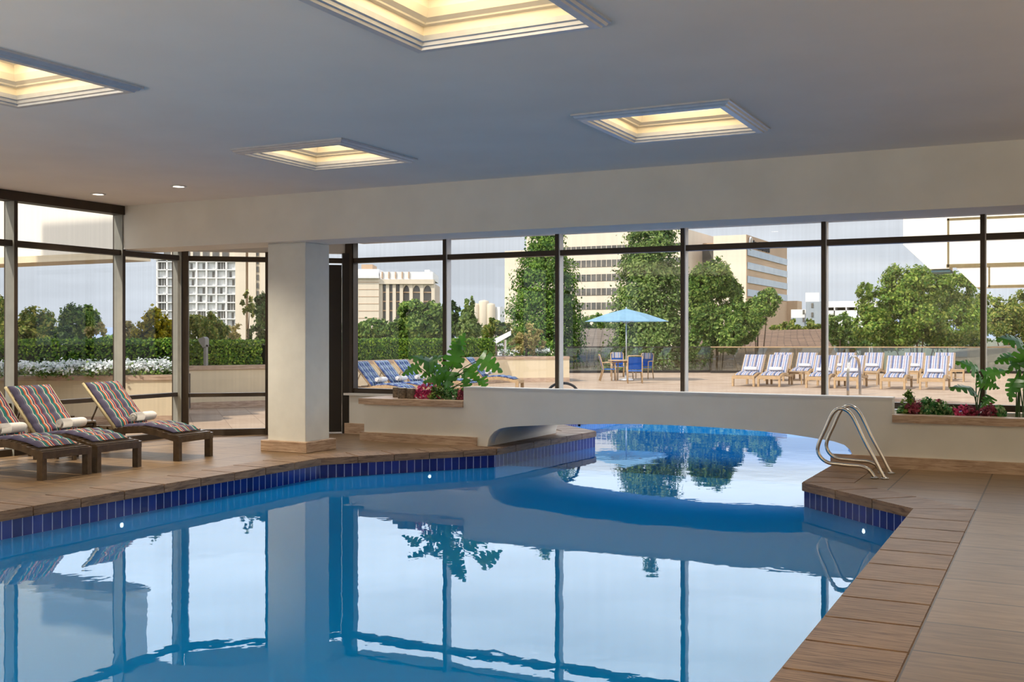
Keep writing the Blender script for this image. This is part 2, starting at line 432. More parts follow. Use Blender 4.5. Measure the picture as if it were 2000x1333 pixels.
def np_mesh(name, verts, k, mat, parent=None):
    """verts: (N*k,3) array, every k consecutive verts one face"""
    n = len(verts)//k
    me = bpy.data.meshes.new(name)
    me.vertices.add(len(verts)); me.vertices.foreach_set('co', np.asarray(verts, dtype=np.float32).ravel())
    me.loops.add(len(verts)); me.loops.foreach_set('vertex_index', np.arange(len(verts), dtype=np.int32))
    me.polygons.add(n); me.polygons.foreach_set('loop_start', np.arange(0, len(verts), k, dtype=np.int32))
    me.polygons.foreach_set('loop_total', np.full(n, k, dtype=np.int32))
    me.update(calc_edges=True)
    me.materials.append(mat)
    o = bpy.data.objects.new(name, me); COL.objects.link(o)
    if parent is not None: o.parent = parent
    return o
def leaves(centers, size, seed, aspect=.6, outward=None):
    """diamond leaf quads at the given centres"""
    R = np.random.default_rng(seed); n = len(centers)
    a = R.normal(size=(n,3)); 
    if outward is not None: a = a*.55+outward
    a /= np.linalg.norm(a, axis=1)[:,None]+1e-9
    b = np.cross(a, R.normal(size=(n,3))); b /= np.linalg.norm(b, axis=1)[:,None]+1e-9
    c = np.cross(a, b)
    s = size*(.6+.8*R.random(n))[:,None]
    v = np.stack([centers-b*s*.5, centers+c*s*.5*aspect, centers+b*s*.5, centers-c*s*.5*aspect], axis=1)
    return v.reshape(-1,3)
def ellipsoid_pts(c, r, n, seed, clump=60, cr=.22, shell=.62):
    """clumped points in the outer shell of an ellipsoid, with their outward direction"""
    R = np.random.default_rng(seed); m = max(6, n//clump)
    d = R.normal(size=(m,3)); d /= np.linalg.norm(d, axis=1)[:,None]
    rad = shell+(1-shell)*R.random(m)**.6
    cc = d*rad[:,None]
    idx = R.integers(0, m, n)
    p = cc[idx]+R.normal(size=(n,3))*cr*.6
    o = d[idx]
    r = np.array(r)
    return np.array(c)+p*r, o
def foliage(name, lobes, n, size, mat, parent, seed=1, clump=60, cr=.22, aspect=.6):
    """lobes: (centre, radii); leaves shared by volume"""
    w = np.array([l[1][0]*l[1][2] for l in lobes]); w = w/w.sum(); V_ = []
    for i, (c, r) in enumerate(lobes):
        p, o = ellipsoid_pts(c, r, max(40, int(n*w[i])), seed*31+i, clump, cr)
        V_.append(leaves(p, size, seed*17+i, aspect, o))
    return np_mesh(name, np.concatenate(V_), 4, mat, parent)

# ------------------------------------------------------------------ THE SETTING: pool outline
WL = -.26                                        # water level
POOL = [(-8.57,2.0), (-8.57,11.41), (-7.08,13.5), (-6.88,16.7), (-8.9,18.6), (-8.9,27.0), (-7.2,28.8), (-3.6,28.8),
        (-1.6,27.0), (-1.6,18.0), (-2.45,16.7), (-2.45,11.9), (-1.16,10.55), (-1.16,2.0)]   # clockwise from near left
def offset_poly(pts, d):
    out = []; n = len(pts)
    for i in range(n):
        p0, p1, p2 = Vector(pts[i-1]), Vector(pts[i]), Vector(pts[(i+1)%n])
        e1 = (p1-p0).normalized(); e2 = (p2-p1).normalized()
        n1 = Vector((-e1.y, e1.x)); n2 = Vector((-e2.y, e2.x))      # left of travel = outside for a clockwise outline
        b = (n1+n2).normalized(); out.append(tuple(p1+b*(d/max(.3, b.dot(n1)))))
    return out
CW = .50
PO = offset_poly(POOL, CW)
def inside(p, poly):
    x, y = p; c = False; n = len(poly)
    for i in range(n):
        x1, y1 = poly[i]; x2, y2 = poly[(i+1)%n]
        if (y1 > y) != (y2 > y) and x < (x2-x1)*(y-y1)/(y2-y1)+x1: c = not c
    return c
def flat_with_holes(name, outer, holes, z, mat, clip=None, down=0):
    vs = [Vector(p) for p in outer]; edges = [(i, (i+1) % len(outer)) for i in range(len(outer))]
    for h in holes:
        b = len(vs); vs += [Vector(p) for p in h]; edges += [(b+i, b+(i+1) % len(h)) for i in range(len(h))]
    r = geometry.delaunay_2d_cdt(vs, edges, [], 0, 1e-5)
    V2, F2 = r[0], r[2]
    m = MB(); bv = [m.bm.verts.new((v.x, v.y, z)) for v in V2]
    for f in F2:
        c = sum((V2[i] for i in f), Vector((0,0)))/len(f)
        if not inside(c, outer) or any(inside(c, h) for h in holes): continue
        fc = m.bm.faces.new([bv[i] for i in f])
        for l in fc.loops: l[m.uv].uv = (l.vert.co.x, l.vert.co.y)
        if fc.calc_center_median and fc.normal.z < 0: fc.normal_flip()
    bmesh.ops.recalc_face_normals(m.bm, faces=m.bm.faces[:])
    if down:
        r = bmesh.ops.extrude_face_region(m.bm, geom=m.bm.faces[:])
        for e in r['geom']:
            if isinstance(e, bmesh.types.BMVert): e.co.z -= down
        bmesh.ops.recalc_face_normals(m.bm, faces=m.bm.faces[:])
    return m.build(name, mat)
XR, YB = 9.0, -5.0                                # right wall and back wall of the hall
GY = 14.65                                        # long glass wall
HALL = [(-12.45,YB), (XR,YB), (XR,GY), (-10.38,GY), (-12.45,12.92)]
# pool outline clipped at the glass line for the two floors
def clip_poly(poly, a, b, c):                     # keep a*x+b*y<=c
    out = []
    for i in range(len(poly)):
        p, q = poly[i], poly[(i+1) % len(poly)]
        dp, dq = a*p[0]+b*p[1]-c, a*q[0]+b*q[1]-c
        if dp <= 0: out.append(p)
        if dp*dq < 0:
            t = dp/(dp-dq); out.append((p[0]+t*(q[0]-p[0]), p[1]+t*(q[1]-p[1])))
    return out
POin = clip_poly(PO, 0, 1, GY+.8); POout = clip_poly(PO, 0, -1, -GY+.8)
structure(flat_with_holes('floor', HALL, [POin], 0, M_DECK, down=.05), 'travertine pool deck of the indoor hall')
TER = [(-46,8), (-12.6,8), (-12.6,13.05), (-10.45,GY+.12), (XR+14,GY+.12), (26,62), (-1.2,51.2), (-13.9,46.4), (-18.6,42.4), (-22,44), (-46,44)]
structure(flat_with_holes('terrace_floor', TER, [POout], -.004, M_TERR, down=.35), 'tan paved outdoor terrace beyond the windows')

# coping stones, tile band, basin
def coping():
    m = MB(); n = len(POOL)
    for i in range(n):
        a, b = Vector(POOL[i]), Vector(POOL[(i+1) % n]); ao, bo = Vector(PO[i]), Vector(PO[(i+1) % n])
        L = (b-a).length; k = max(1, round(L/.55)); e = (b-a).normalized()
        for j in range(k):
            t0, t1 = j/k, (j+1)/k
            def at(t, out):
                if out:
                    if t <= 0: return ao
                    if t >= 1: return bo
                    p = a.lerp(b, t); nn = Vector((-e.y, e.x)); return p+nn*CW
                return a.lerp(b, t)
            g = e*.006
            ov = Vector((e.y, -e.x))*.025            # nose over the tile
            p = [at(t0,0)+ov+g, at(t1,0)+ov-g, at(t1,1)-g, at(t0,1)+g]
            z0, z1 = -.088, .004
            vs = [m.bm.verts.new((q.x,q.y,z0)) for q in p]+[m.bm.verts.new((q.x,q.y,z1)) for q in p]
            s0 = rnd.random()*10; s1 = rnd.random()*10
            uvs = [(s0,s1),(s0+.5,s1+.0),(s0+.5,s1+.5),(s0,s1+.5)]
            along = [(0, 0), (0, L/k), (CW, L/k), (CW, 0)]
            for f in ((4,5,6,7),(0,1,5,4),(1,2,6,5),(2,3,7,6),(3,0,4,7)):
                fc = m.bm.faces.new([vs[q] for q in f])
                for l, q in zip(fc.loops, f):
                    u, w = along[q % 4]; l[m.uv].uv = (s0+u, s1+w) if f[0] == 4 else (s0+w, s1+.6*vs[q].co.z+u)
    bmesh.ops.recalc_face_normals(m.bm, faces=m.bm.faces[:])
    bmesh.ops.bevel(m.bm, geom=[e for e in m.bm.edges if abs(e.verts[0].co.z-.004) < 1e-5 and abs(e.verts[1].co.z-.004) < 1e-5], offset=.008, segments=2, affect='EDGES')
    return m.build('trim_1', M_COPING)
structure(coping(), 'brown stone coping around the pool edge')
def joint_bed():                                   # dark grout bed under the coping
    m = MB(); n = len(POOL)
    for i in range(n):
        a, b = POOL[i], POOL[(i+1) % n]; c, d = PO[(i+1) % n], PO[i]
        m.quad([(a[0],a[1],-.012),(b[0],b[1],-.012),(c[0],c[1],-.012),(d[0],d[1],-.012)])
    return m.build('trim_2', simple('grout_bed', srgb(92,74,58), .9))
structure(joint_bed(), 'grout bed between the coping stones')
def band():
    m = MB(); n = len(POOL)
    for i in range(n):
        a, b = Vector(POOL[i]), Vector(POOL[(i+1) % n]); L = (b-a).length
        zt, zb = -.085, WL-.03
        m.quad([(a.x,a.y,zb),(b.x,b.y,zb),(b.x,b.y,zt),(a.x,a.y,zt)], [(0,zb-zt+.205),(L,zb-zt+.205),(L,.205),(0,.205)])
    return m.build('trim_3', M_TILE)
structure(band(), 'band of cobalt blue tiles above the waterline')
def basin():
    m = MB(); n = len(POOL)
    for i in range(n):
        a, b = POOL[i], POOL[(i+1) % n]
        m.quad([(a[0],a[1],-1.5),(b[0],b[1],-1.5),(b[0],b[1],WL-.03),(a[0],a[1],WL-.03)])
    f = m.bm.faces.new([m.bm.verts.new((p[0],p[1],-1.5)) for p in POOL])
    return m.build('pool_basin', M_BASIN)
structure(basin(), 'blue plastered pool basin under the water')
wm = MB(); wm.bm.faces.new([wm.bm.verts.new((p[0],p[1],WL)) for p in POOL]); bmesh.ops.recalc_face_normals(wm.bm, faces=wm.bm.faces[:])
for f in wm.bm.faces:
    if f.normal.z < 0: f.normal_flip()
structure(wm.build('pool_water', M_WATER), 'calm blue pool water mirroring the windows')
# underwater light lenses just under the waterline
def wall_light(px, py, i0, i1, label):
    a, b = Vector(POOL[i0]), Vector(POOL[i1]); e = (b-a).normalized()
    k = (px-1000)/FP; d = Vector((k*CT-ST, k*ST+CT))
    t = geometry.intersect_line_line_2d(a-e*5, b+e*5, Vector((0,0)), d*60)
    Z = t.dot(Vector((-ST, CT))); z = zat(py, Z)
    n = Vector((-e.y, e.x)) if Vector((-e.y, e.x)).dot(t) < 0 else Vector((e.y, -e.x))
    n = Vector((e.y, -e.x))
    o = thing('pool_light', label, 'light', (t.x+n.x*.012, t.y+n.y*.012, z), math.atan2(n.y, n.x))
    R = Matrix.Rotation(math.pi/2, 4, 'Y')
    m = MB().lathe([(.042,-.012),(.042,.004),(.030,.008)], 20)
    for v in m.bm.verts: v.co = R @ v.co
    m.build('rim', M_WHITE, o)
    m = MB().lathe([(.028,.006),(.02,.012),(.0001,.015)], 16)
    for v in m.bm.verts: v.co = R @ v.co
    m.build('lens', M_UWL, o)
wall_light(235, 1026, 0, 1, 'small round underwater light in the left pool wall near the loungers')
wall_light(838, 931, 1, 2, 'small round underwater light below the planter with the log candles')
wall_light(1690, 1038, 11, 12, 'small round underwater light in the right pool wall below the ladder')

# ------------------------------------------------------------------ column, beam, ceiling
CZ = 3.52; BZ = 2.88; LZ = 3.14
st = thing('column', None, None); st['kind'] = 'structure'; st['label'] = 'square plastered column at the pool edge'
MB().box((-9.80,11.86,0), (-9.15,12.40,BZ), None, .006).build('shaft', M_COLUMN, st)
MB().box((-9.87,11.79,0), (-9.08,12.47,.15), None, .006).build('plinth', M_TRAV, st)
structure(MB().box((-12.45,11.66,BZ), (XR,12.36,CZ+.3)).build('ceiling_beam', M_WALL), 'deep plastered beam across the hall')
# main ceiling with openings for the four seen coffers and six unseen ones added for brightness
COFF = [(-3.74,8.59), (-7.56,8.59), (-3.80,4.76), (-7.66,4.76), (.08,8.59), (.08,4.76), (-3.8,.94), (-7.66,.94), (.08,.94), (3.9,4.76)]; CS = 1.36
holes = [[(x,y),(x+CS,y),(x+CS,y+CS),(x,y+CS)] for x, y in COFF]
structure(flat_with_holes('ceiling', [(-12.45,YB),(XR,YB),(XR,11.7),(-12.45,11.7)], holes, CZ, M_CEIL), 'smooth pale ceiling with square light coffers')
structure(MB().prism([(-12.45,12.3),(XR,12.3),(XR,GY+.1),(-10.38,GY+.1),(-12.5,12.95)], LZ, LZ+.3).build('window_soffit', M_CEIL), 'lower ceiling strip between beam and windows')
structure(box('hall_roof', (-12.6,YB-.2,4.25), (XR+.3,GY+.4,4.6), M_HOTEL), 'flat roof of the pool hall')
structure(box('trim_4', (-12.6,YB-.2,3.6), (-12.5,12.5,4.25), M_HOTEL), 'roof edge above the left windows')
structure(box('trim_5', (-10.4,GY-.05,LZ), (XR+.3,GY+.4,4.25), M_HOTEL), 'roof edge above the long windows')
structure(box('wall_back', (-12.6,YB-.2,0), (XR+.2,YB,4.3), M_WALL), 'plain wall behind the viewer')
structure(box('wall_right', (XR,YB,0), (XR+.2,GY,4.3), M_WALL), 'plain wall at the right end of the hall')

def coffer(x, y, label, idx):
    t = thing('ceiling_light', label, 'light', (x+CS/2, y+CS/2, CZ), 0, 'square coffered ceiling lights')
    h = CS/2
    def ring(m, prof):
        """prof: (half size, z) rings"""
        R = []
        for s, z in prof: R.append([m.bm.verts.new(p) for p in ((-s,-s,z),(s,-s,z),(s,s,z),(-s,s,z))])
        for a, b in zip(R, R[1:]):
            for k in range(4): m.bm.faces.new([a[k], a[(k+1)%4], b[(k+1)%4], b[k]])
        return m
    fr = ring(MB(), [(h+.02,0),(h+.02,-.014),(h+.005,-.018),(h-.005,-.034),(h-.022,-.038),(h-.03,-.05),(h-.085,-.05),(h-.09,-.035),(h-.105,-.03),(h-.11,-.01),(h-.125,-.004),(h-.13,.03)])
    fr.build('frame', M_SILVER, t)
    ring(MB(), [(h-.13,.03),(h-.13,.085),(h-.16,.09),(h-.165,.10),(h-.20,.12),(h-.225,.17),(h-.235,.24),(h-.27,.245),(h-.27,.265)]).build('cove', M_CREAM, t)
    ring(MB(), [(h-.27,.262),(.0005,.262)]).build('diffuser', M_DIFF, t)
    MB().box((-h-.03,-h-.03,.285), (h+.03,h+.03,.31)).build('housing', M_WHITE, t)
    l = bpy.data.lights.new('coffer_lamp', 'AREA'); l.shape = 'SQUARE'; l.size = CS-.62; l.energy = 13; l.color = (1,.80,.50)
    lo = bpy.data.objects.new('coffer_lamp', l); COL.objects.link(lo); lo.parent = t; lo.location = (0,0,.255)
for i, ((x, y), lb) in enumerate(zip(COFF, ['square coffered ceiling light, the right one of the two farther ones',
        'square coffered ceiling light, the left one of the two farther ones',
        'large square coffered light cut by the top edge of the photo', 'square coffered light cut by the left edge of the photo']+['added square coffered ceiling light %s' % q for q in ('over the right deck near the beam','over the right deck','above the viewer','over the near left end of the pool','behind the viewer at the right','at the far right end of the hall')])):
    coffer(x, y, lb, i)
def downlight(x, y, z, label):
    t = thing('downlight', label, 'light', (x, y, z), 0, 'small round downlights')
    MB().lathe([(.075,0),(.10,-.002),(.10,-.008),(.078,-.012),(.07,-.004),(.07,0)], 28).build('trim_ring', M_WHITE, t)
    MB().lathe([(.070,-.003),(.0001,-.003)], 28).build('lens', M_DOWN, t)
downlight(-11.58, 10.5, CZ, 'small round ceiling downlight nearest the left window wall')
downlight(-10.06, 10.42, CZ, 'small round ceiling downlight just left of the coffer, by the beam')
for k, x in enumerate((-9.3, -7.6, -5.6, -3.7)):
    downlight(x, 13.4, LZ, ['round downlight in the lower window ceiling above the left planter', 'round downlight in the lower window ceiling above the left end of the bridge',
              'round downlight in the lower window ceiling above the middle of the bridge', 'round downlight in the lower window ceiling above the right half of the bridge'][k])
for k in range(3):
    l = bpy.data.lights.new('downlight_glow', 'SPOT')   # light of the two downlights over the loungers and an unseen one added further left
    l.energy = 300; l.spot_size = math.radians(110); l.spot_blend = .8; l.color = (1,.86,.66); l.shadow_soft_size = .07
    o = bpy.data.objects.new('downlight_glow', l); COL.objects.link(o); o.location = ((-11.58,10.5,CZ-.03), (-10.06,10.42,CZ-.03), (-11.58,7.0,CZ-.03))[k]
downlight(-11.58, 7.0, CZ, 'added round ceiling downlight over the left deck, unseen')

for i, (x, y, lb) in enumerate(((-11.6,-1.5,'on the near left deck'), (-7.5,-3.8,'by the back wall, left'), (-2.0,-4.2,'by the back wall, middle'), (4.0,-4.2,'by the back wall, right'), (7.6,1.5,'by the right wall, near'), (7.6,8.0,'by the right wall, far'))):  # unseen uplights added to brighten the ceiling and beam
    t = thing('added_uplight', 'added low round floor uplight %s' % lb, 'light', (x, y, .001), 0, 'added floor uplights, unseen')
    MB().lathe([(.11,0),(.13,.02),(.13,.24),(.11,.26),(.10,.20),(.0001,.19)], 24).build('housing', M_GASKET, t)
    MB().lathe([(.095,.205),(.0001,.205)], 20).build('lens', M_DIFF, t)
    l = bpy.data.lights.new('fill_beam', 'SPOT'); l.energy = 1900 if x < 3 else 1000; l.spot_size = math.radians(125); l.spot_blend = 1.0
    l.color = (1,.89,.70); l.shadow_soft_size = .09
    o = bpy.data.objects.new('fill_beam', l); COL.objects.link(o); o.parent = t; o.location = (0,0,.30)
    d = Vector((-5-x, 8-y, 0)).normalized()*.45+Vector((0,0,1)); o.rotation_euler = d.to_track_quat('-Z','Y').to_euler()

for x in (-9.3, -7.6, -5.6, -3.7, -.9):
    l = bpy.data.lights.new('window_downlight_glow', 'SPOT'); l.energy = 70; l.spot_size = math.radians(100); l.spot_blend = .8; l.color = (1,.90,.74); l.shadow_soft_size = .07
    o = bpy.data.objects.new('window_downlight_glow', l); COL.objects.link(o); o.location = (x, 13.4, LZ-.03)
downlight(-.9, 13.4, LZ, 'round downlight in the lower window ceiling above the right planter')

# ------------------------------------------------------------------ windows
def bars(m, segs):
    for lo, hi in segs: m.box(lo, hi)
# long window wall (window_1)
w1 = thing('window_1', None, None); structure(w1, 'long glass wall with bronze mullions above the bridge')
XM = [-10.33, -8.53, -6.60, -4.67, -2.74, -.81, 1.12, 3.05, 4.98, 6.91, XR]
for i, x in enumerate(XM[:-1]):
    w = .09 if i == 0 else .035
    m = MB().box((x-w, GY-.10, .66), (x+w*.55, GY+.06, LZ)); m.build('mullion', M_BRONZE, w1)
    MB().box((x+w*.55, GY-.085, .66), (x+w*.55+.014, GY+.05, LZ)).build('mullion_edge', M_WHITE if i else M_BRONZE, w1)
for z0, z1 in ((2.79, 2.87), (.66, .74)):
    MB().box((XM[0], GY-.07, z0), (XR, GY+.06, z1)).build('transom', M_BRONZE, w1)
for i in range(len(XM)-1):
    for z0, z1 in ((.74, 2.79), (2.87, LZ)):
        MB().box((XM[i]+.04, GY-.006, z0), (XM[i+1]-.04, GY+.006, z1)).build('pane', M_GLASS, w1)
# low wall under the long windows
lw = structure(box('wall_window_sill', (-10.33,GY-.11,0), (-7.6,GY+.10,.64), M_WALL), 'low white wall under the long windows')
structure(box('wall_window_sill_right', (-1.9,GY-.11,0), (XR,GY+.10,.64), M_WALL), 'low white wall under the long windows at the right')
structure(box('trim_6', (-10.42,GY-.16,.625), (-9.2,GY+.12,.662), M_WHITE), 'white window sill')
structure(box('baseboard_window', (-10.42,GY-.15,0), (-9.4,GY-.10,.17), M_TRAV), 'travertine base under the sill')
# left window wall (window_2), runs along y at x=-12.45
w2 = thing('window_2', None, None); structure(w2, 'left glass wall with bronze mullions behind the loungers')
YM = [12.88, 11.68, 9.82, 7.96, 6.10, 4.24, 2.38, .52, -1.34, -3.2, YB]
GX = -12.45
for i, y in enumerate(YM[:-1]):
    top = CZ if y < 11.7 else LZ
    MB().box((GX-.09, y-.035, 0), (GX+.10, y+.028, top)).build('mullion', M_BRONZE, w2)
    MB().box((GX-.06, y-.041, 0), (GX+.11, y-.035, top)).build('mullion_edge', M_BRONZE_LIT, w2)
for z0, z1, y1, d in ((2.79,2.87,12.95,.08), (.64,.70,12.95,.06), (.0,.09,12.95,.07)):
    MB().box((GX-.06, YB, z0), (GX+d, y1, z1)).build('transom', M_BRONZE, w2)
MB().box((GX-.07, YB, CZ-.13), (GX+.14, 11.66, CZ+.02)).build('head', M_BRONZE, w2)
for i in range(len(YM)-1):
    y0, y1 = YM[i+1]+.03, YM[i]-.03
    for z0, z1 in ((.09,.64), (.70,2.79), (2.87, CZ-.13 if y1 < 11.7 else LZ)):
        MB().box((GX-.006, y0, z0), (GX+.006, y1, z1)).build('pane', M_GLASS, w2)
# chamfer between them (window_3): local x along the chamfer
A3, B3 = Vector((-12.40,12.97)), Vector((-10.36,14.66)); L3 = (B3-A3).length; ang3 = math.atan2(B3.y-A3.y, B3.x-A3.x)
w3 = thing('window_3', None, None, (A3.x, A3.y, 0), ang3); structure(w3, 'angled glass wall between the loungers and the door')
M3 = lambda lo, hi, name, mat: MB().box(lo, hi).build(name, mat, w3)
M3((-.06,-.10,0), (.07,.08,2.95), 'mullion', M_BRONZE); M3((-.09,-.13,0), (-.04,.02,2.95), 'mullion_edge', M_BRONZE_LIT)
_k = (523-1000)/FP; _d = Vector((_k*CT-ST, _k*ST+CT))*40
xd = (geometry.intersect_line_line_2d(A3, B3, Vector((0,0)), _d)-A3).length
xo = L3-1.05
M3((xd-.04,-.06,0), (xd+.03,.06,2.95), 'mullion', M_BRONZE)
M3((0,-.05,2.79), (L3,.05,2.87), 'transom', M_BRONZE)
M3((.07,-.05,.62), (xd-.04,.05,.68), 'transom', M_BRONZE); M3((.07,-.05,.0), (xd-.04,.05,.10), 'transom', M_BRONZE)
M3((0,-.02,2.95), (L3,.14,LZ+.02), 'header', M_WALL)
M3((.07,-.006,.68), (xd-.04,.006,2.79), 'pane', M_GLASS); M3((.07,-.006,.10), (xd-.04,.006,.62), 'pane', M_GLASS)
M3((.07,-.006,2.87), (L3-.1,.006,2.95), 'pane', M_GLASS)
M3((L3-.16,-.10,0), (L3+.02,.10,2.95), 'post', M_GASKET)
# door leaf in that wall
dr = thing('door_1', None, None, (A3.x, A3.y, 0), ang3); structure(dr, 'dark bronze framed glass door behind the column')
D_ = lambda lo, hi, name, mat: MB().box(lo, hi).build(name, mat, dr)
D_((xo,-.03,.02), (xo+.10,.03,2.76), 'stile', M_GASKET); D_((L3-.42,-.03,.02), (L3-.17,.03,2.76), 'stile', M_GASKET)
D_((xo+.10,-.03,.02), (L3-.42,.03,.30), 'bottom_rail', M_GASKET); D_((xo+.10,-.03,2.64), (L3-.42,.03,2.76), 'top_rail', M_GASKET)
D_((xo+.10,-.005,.30), (L3-.42,.005,2.64), 'pane', M_GLASS)
D_((xo,-.10,0), (L3-.35,.04,.012), 'threshold', M_SILVER)
M3((xd+.03,-.006,.02), (xo-.01,.006,2.79), 'pane', M_GLASS)
hb = MB().tube([(L3-.46,-.04,.95),(L3-.46,-.10,.97),(L3-.46,-.10,1.25),(L3-.46,-.04,1.27)], .012); hb.build('handle', M_GASKET, dr)

# ------------------------------------------------------------------ bridge with arch, planters
BY0, BY1 = 13.68, 16.05
arch_px = [(952,868),(954,860),(958,852),(965,844),(975,838),(990,835),(1010,833.3),(1065,831),(1120,829.3),(1185,828.6),(1250,829),(1325,831.5),(1400,835.6),(1480,842),(1540,848.5),(1592,856.6),(1628,862.5),(1649,869.5),(1660,879),(1665,889)]
arch = [V(x, y, BY0) for x, y in arch_px]
archxz = [(p.x, p.z) for p in arch]
archxz[0] = (archxz[0][0], .0); xe = archxz[-1][0]; archxz.append((xe+.004, 0.0)); archxz.append((xe+.004, WL-.1))
archxz = [(a, max(b, 0) if i < len(archxz)-1 else b) for i, (a, b) in enumerate(archxz)]
PT = .847
br = thing('pool_bridge', None, None); structure(br, 'white plastered arched bridge across the pool under the windows')
def arch_body(y0, y1, top, name, xl, xr):
    m = MB(); n = len(archxz)
    xs = [p[0] for p in archxz]
    # strips above the arch
    def col(x, zb, y): return m.bm.verts.new((x, y, zb)), m.bm.verts.new((x, y, top))
    F = [col(x, z, y0) for x, z in archxz[:-1]]; B = [col(x, z, y1) for x, z in archxz[:-1]]
    for i in range(len(F)-1):
        m.bm.faces.new([F[i][0],F[i+1][0],F[i+1][1],F[i][1]]); m.bm.faces.new([B[i][0],B[i][1],B[i+1][1],B[i+1][0]])
        f = m.bm.faces.new([F[i][0],B[i][0],B[i+1][0],F[i+1][0]]); f.smooth = True
        m.bm.faces.new([F[i][1],F[i+1][1],B[i+1][1],B[i][1]])
    if xl < archxz[0][0]: MB().box((xl,y0,0), (archxz[0][0],y1,top)).build(name+'_end', M_WALL, br)
    MB().box((archxz[-2][0],y0,0), (xr,y1,top)).build(name+'_end', M_WALL, br)
    bmesh.ops.remove_doubles(m.bm, verts=m.bm.verts[:], dist=1e-5)
    bmesh.ops.recalc_face_normals(m.bm, faces=m.bm.faces[:])
    return m.build(name, M_WALL, br)
arch_body(BY0, BY0+.22, PT, 'parapet', -7.70, -1.77)
arch_body(BY0+.2201, BY1, .60, 'deck_slab', -7.70, -1.77)
# piece of parapet wall left of the abutment reaching the planter
box('parapet_cap', (-7.70,BY0-.004,PT-.012), (-1.766,BY0+.224,PT+.006), M_WHITE, br)
# left planter
pl = thing('planter_box', None, None); structure(pl, 'left stone-edged planter box at the bridge')
MB().box((-9.44,BY0,0), (-7.70,BY0+.20,.56)).build('front_wall', M_WALL, pl)
MB().box((-9.44,BY0+.2,0), (-9.24,GY-.12,.56)).build('side_wall', M_WALL, pl)
MB().box((-9.24,BY0+.2,.3), (-7.7,GY-.12,.56)).build('soil', M_SOIL, pl)
MB().prism([(-9.52,BY0-.04),(-7.70,BY0-.04),(-7.70,BY0+.24),(-8.75,BY0+.24),(-8.75,GY-.12),(-9.52,GY-.12)], .555, .645).build('ledge', M_TRAV, pl)
# cut the parapet block down to ledge height left of -7.7 : planter fronts
# right planter
pr = thing('planter_box', None, None); structure(pr, 'right stone-edged planter box at the bridge')
MB().box((-1.77,BY0,0), (XR-.01,BY0+.20,.56)).build('front_wall', M_WALL, pr)
MB().box((-1.77,BY0+.2,.3), (XR-.01,GY-.12,.58)).build('soil', M_SOIL, pr)
MB().box((-1.765,BY0-.04,.555), (XR-.01,BY0+.24,.645)).build('ledge', M_TRAV, pr)
# bases
structure(MB().prism([(-9.50,BY0-.035),(-7.47,BY0-.035),(-7.47,BY0+.02),(-9.44,BY0+.02),(-9.44,GY-.1),(-9.50,GY-.1)], 0, .13).build('baseboard_left', M_TRAV), 'travertine base of the left planter')
structure(MB().box((-2.49,BY0-.035,0), (XR-.01,BY0+.01,.14)).build('baseboard_right', M_TRAV), 'travertine base of the right planter')

# ------------------------------------------------------------------ pool ladders / grab rails
def rail_px(pts, v): return [V(1400+x/3.3333, 640+y/3.3333, v) for x, y in pts]
def smooth(pts, n=4):
    out = []; k = len(pts)
    for i in range(k-1):
        p0, p1, p2, p3 = Vector(pts[max(i-1,0)]), Vector(pts[i]), Vector(pts[i+1]), Vector(pts[min(i+2,k-1)])
        for j in range(n):
            t = j/n
            out.append(.5*((2*p1)+(-p0+p2)*t+(2*p0-5*p1+4*p2-p3)*t*t+(-p0+3*p1-3*p2+p3)*t**3))
    out.append(Vector(pts[-1])); return out
nearp = [(1095,992),(1068,940),(1020,845),(960,735),(915,640),(880,575),(845,540),(805,528),(768,545),(738,590),(705,665),(670,740),(657,800),(680,850),(730,882),(800,892),(880,900),(945,906),(990,928),(1015,960),(1028,992)]
zs = rail_px(nearp, 12.60)
lad = thing('pool_ladder', 'polished steel looped grab rails of the pool ladder at the right coping', 'ladder', (-1.75, 12.85, 0))
def looped(v, name):
    m = MB(); p = [Vector((q.x+1.75, v-12.85, q.z)) for q in zs]
    off = -p[0].z; p = [q+Vector((0,0,0)) for q in p]
    p[0].z = p[-1].z = .004
    m.tube(smooth(p), .021, 12); return m.build(name, M_CHROME, lad)
looped(12.60, 'grab_rail'); looped(13.12, 'grab_rail')
for v in (12.60, 13.12):
    for q in (zs[0], zs[-1]):
        MB().lathe([(.045,.0),(.045,.008),(.025,.014),(.022,.02)], 16, (q.x+1.75, v-12.85, .004)).build('flange', M_CHROME, lad)
def hoop(name, label, c, h, w, rz, gap, mat=M_CHROME, r=.022):
    t = thing(name, label, 'grab rail', c, rz)
    for dy in (-gap/2, gap/2):
        p = [(-w/2,dy,0),(-w/2,dy,h*.55),(-w*.42,dy,h*.85),(-w*.18,dy,h*.99),(0.0,dy,h),(w*.18,dy,h*.98),(w*.40,dy,h*.85),(w/2,dy,h*.5),(w/2,dy,-.15)]
        MB().tube(smooth([Vector(q) for q in p], 3), r, 8).build('rail', mat, t)
    return t
p = V(1100, 760, 19.0)
hoop('pool_grab_rail', 'dark steel hoop rails just above the bridge, by a window mullion', (p.x, p.y, 0), zat(749, p.dot(Vector((-ST,CT,0)))), .62, math.radians(27), .05, M_GASKET, .025)
p = Q(1668, 29.0)
hoop('pool_grab_rail', 'slim steel pool rail outdoors, in front of the right loungers', (p.x, p.y, -.01), zat(697, 29.0)+.01, .75, math.radians(75), .04)

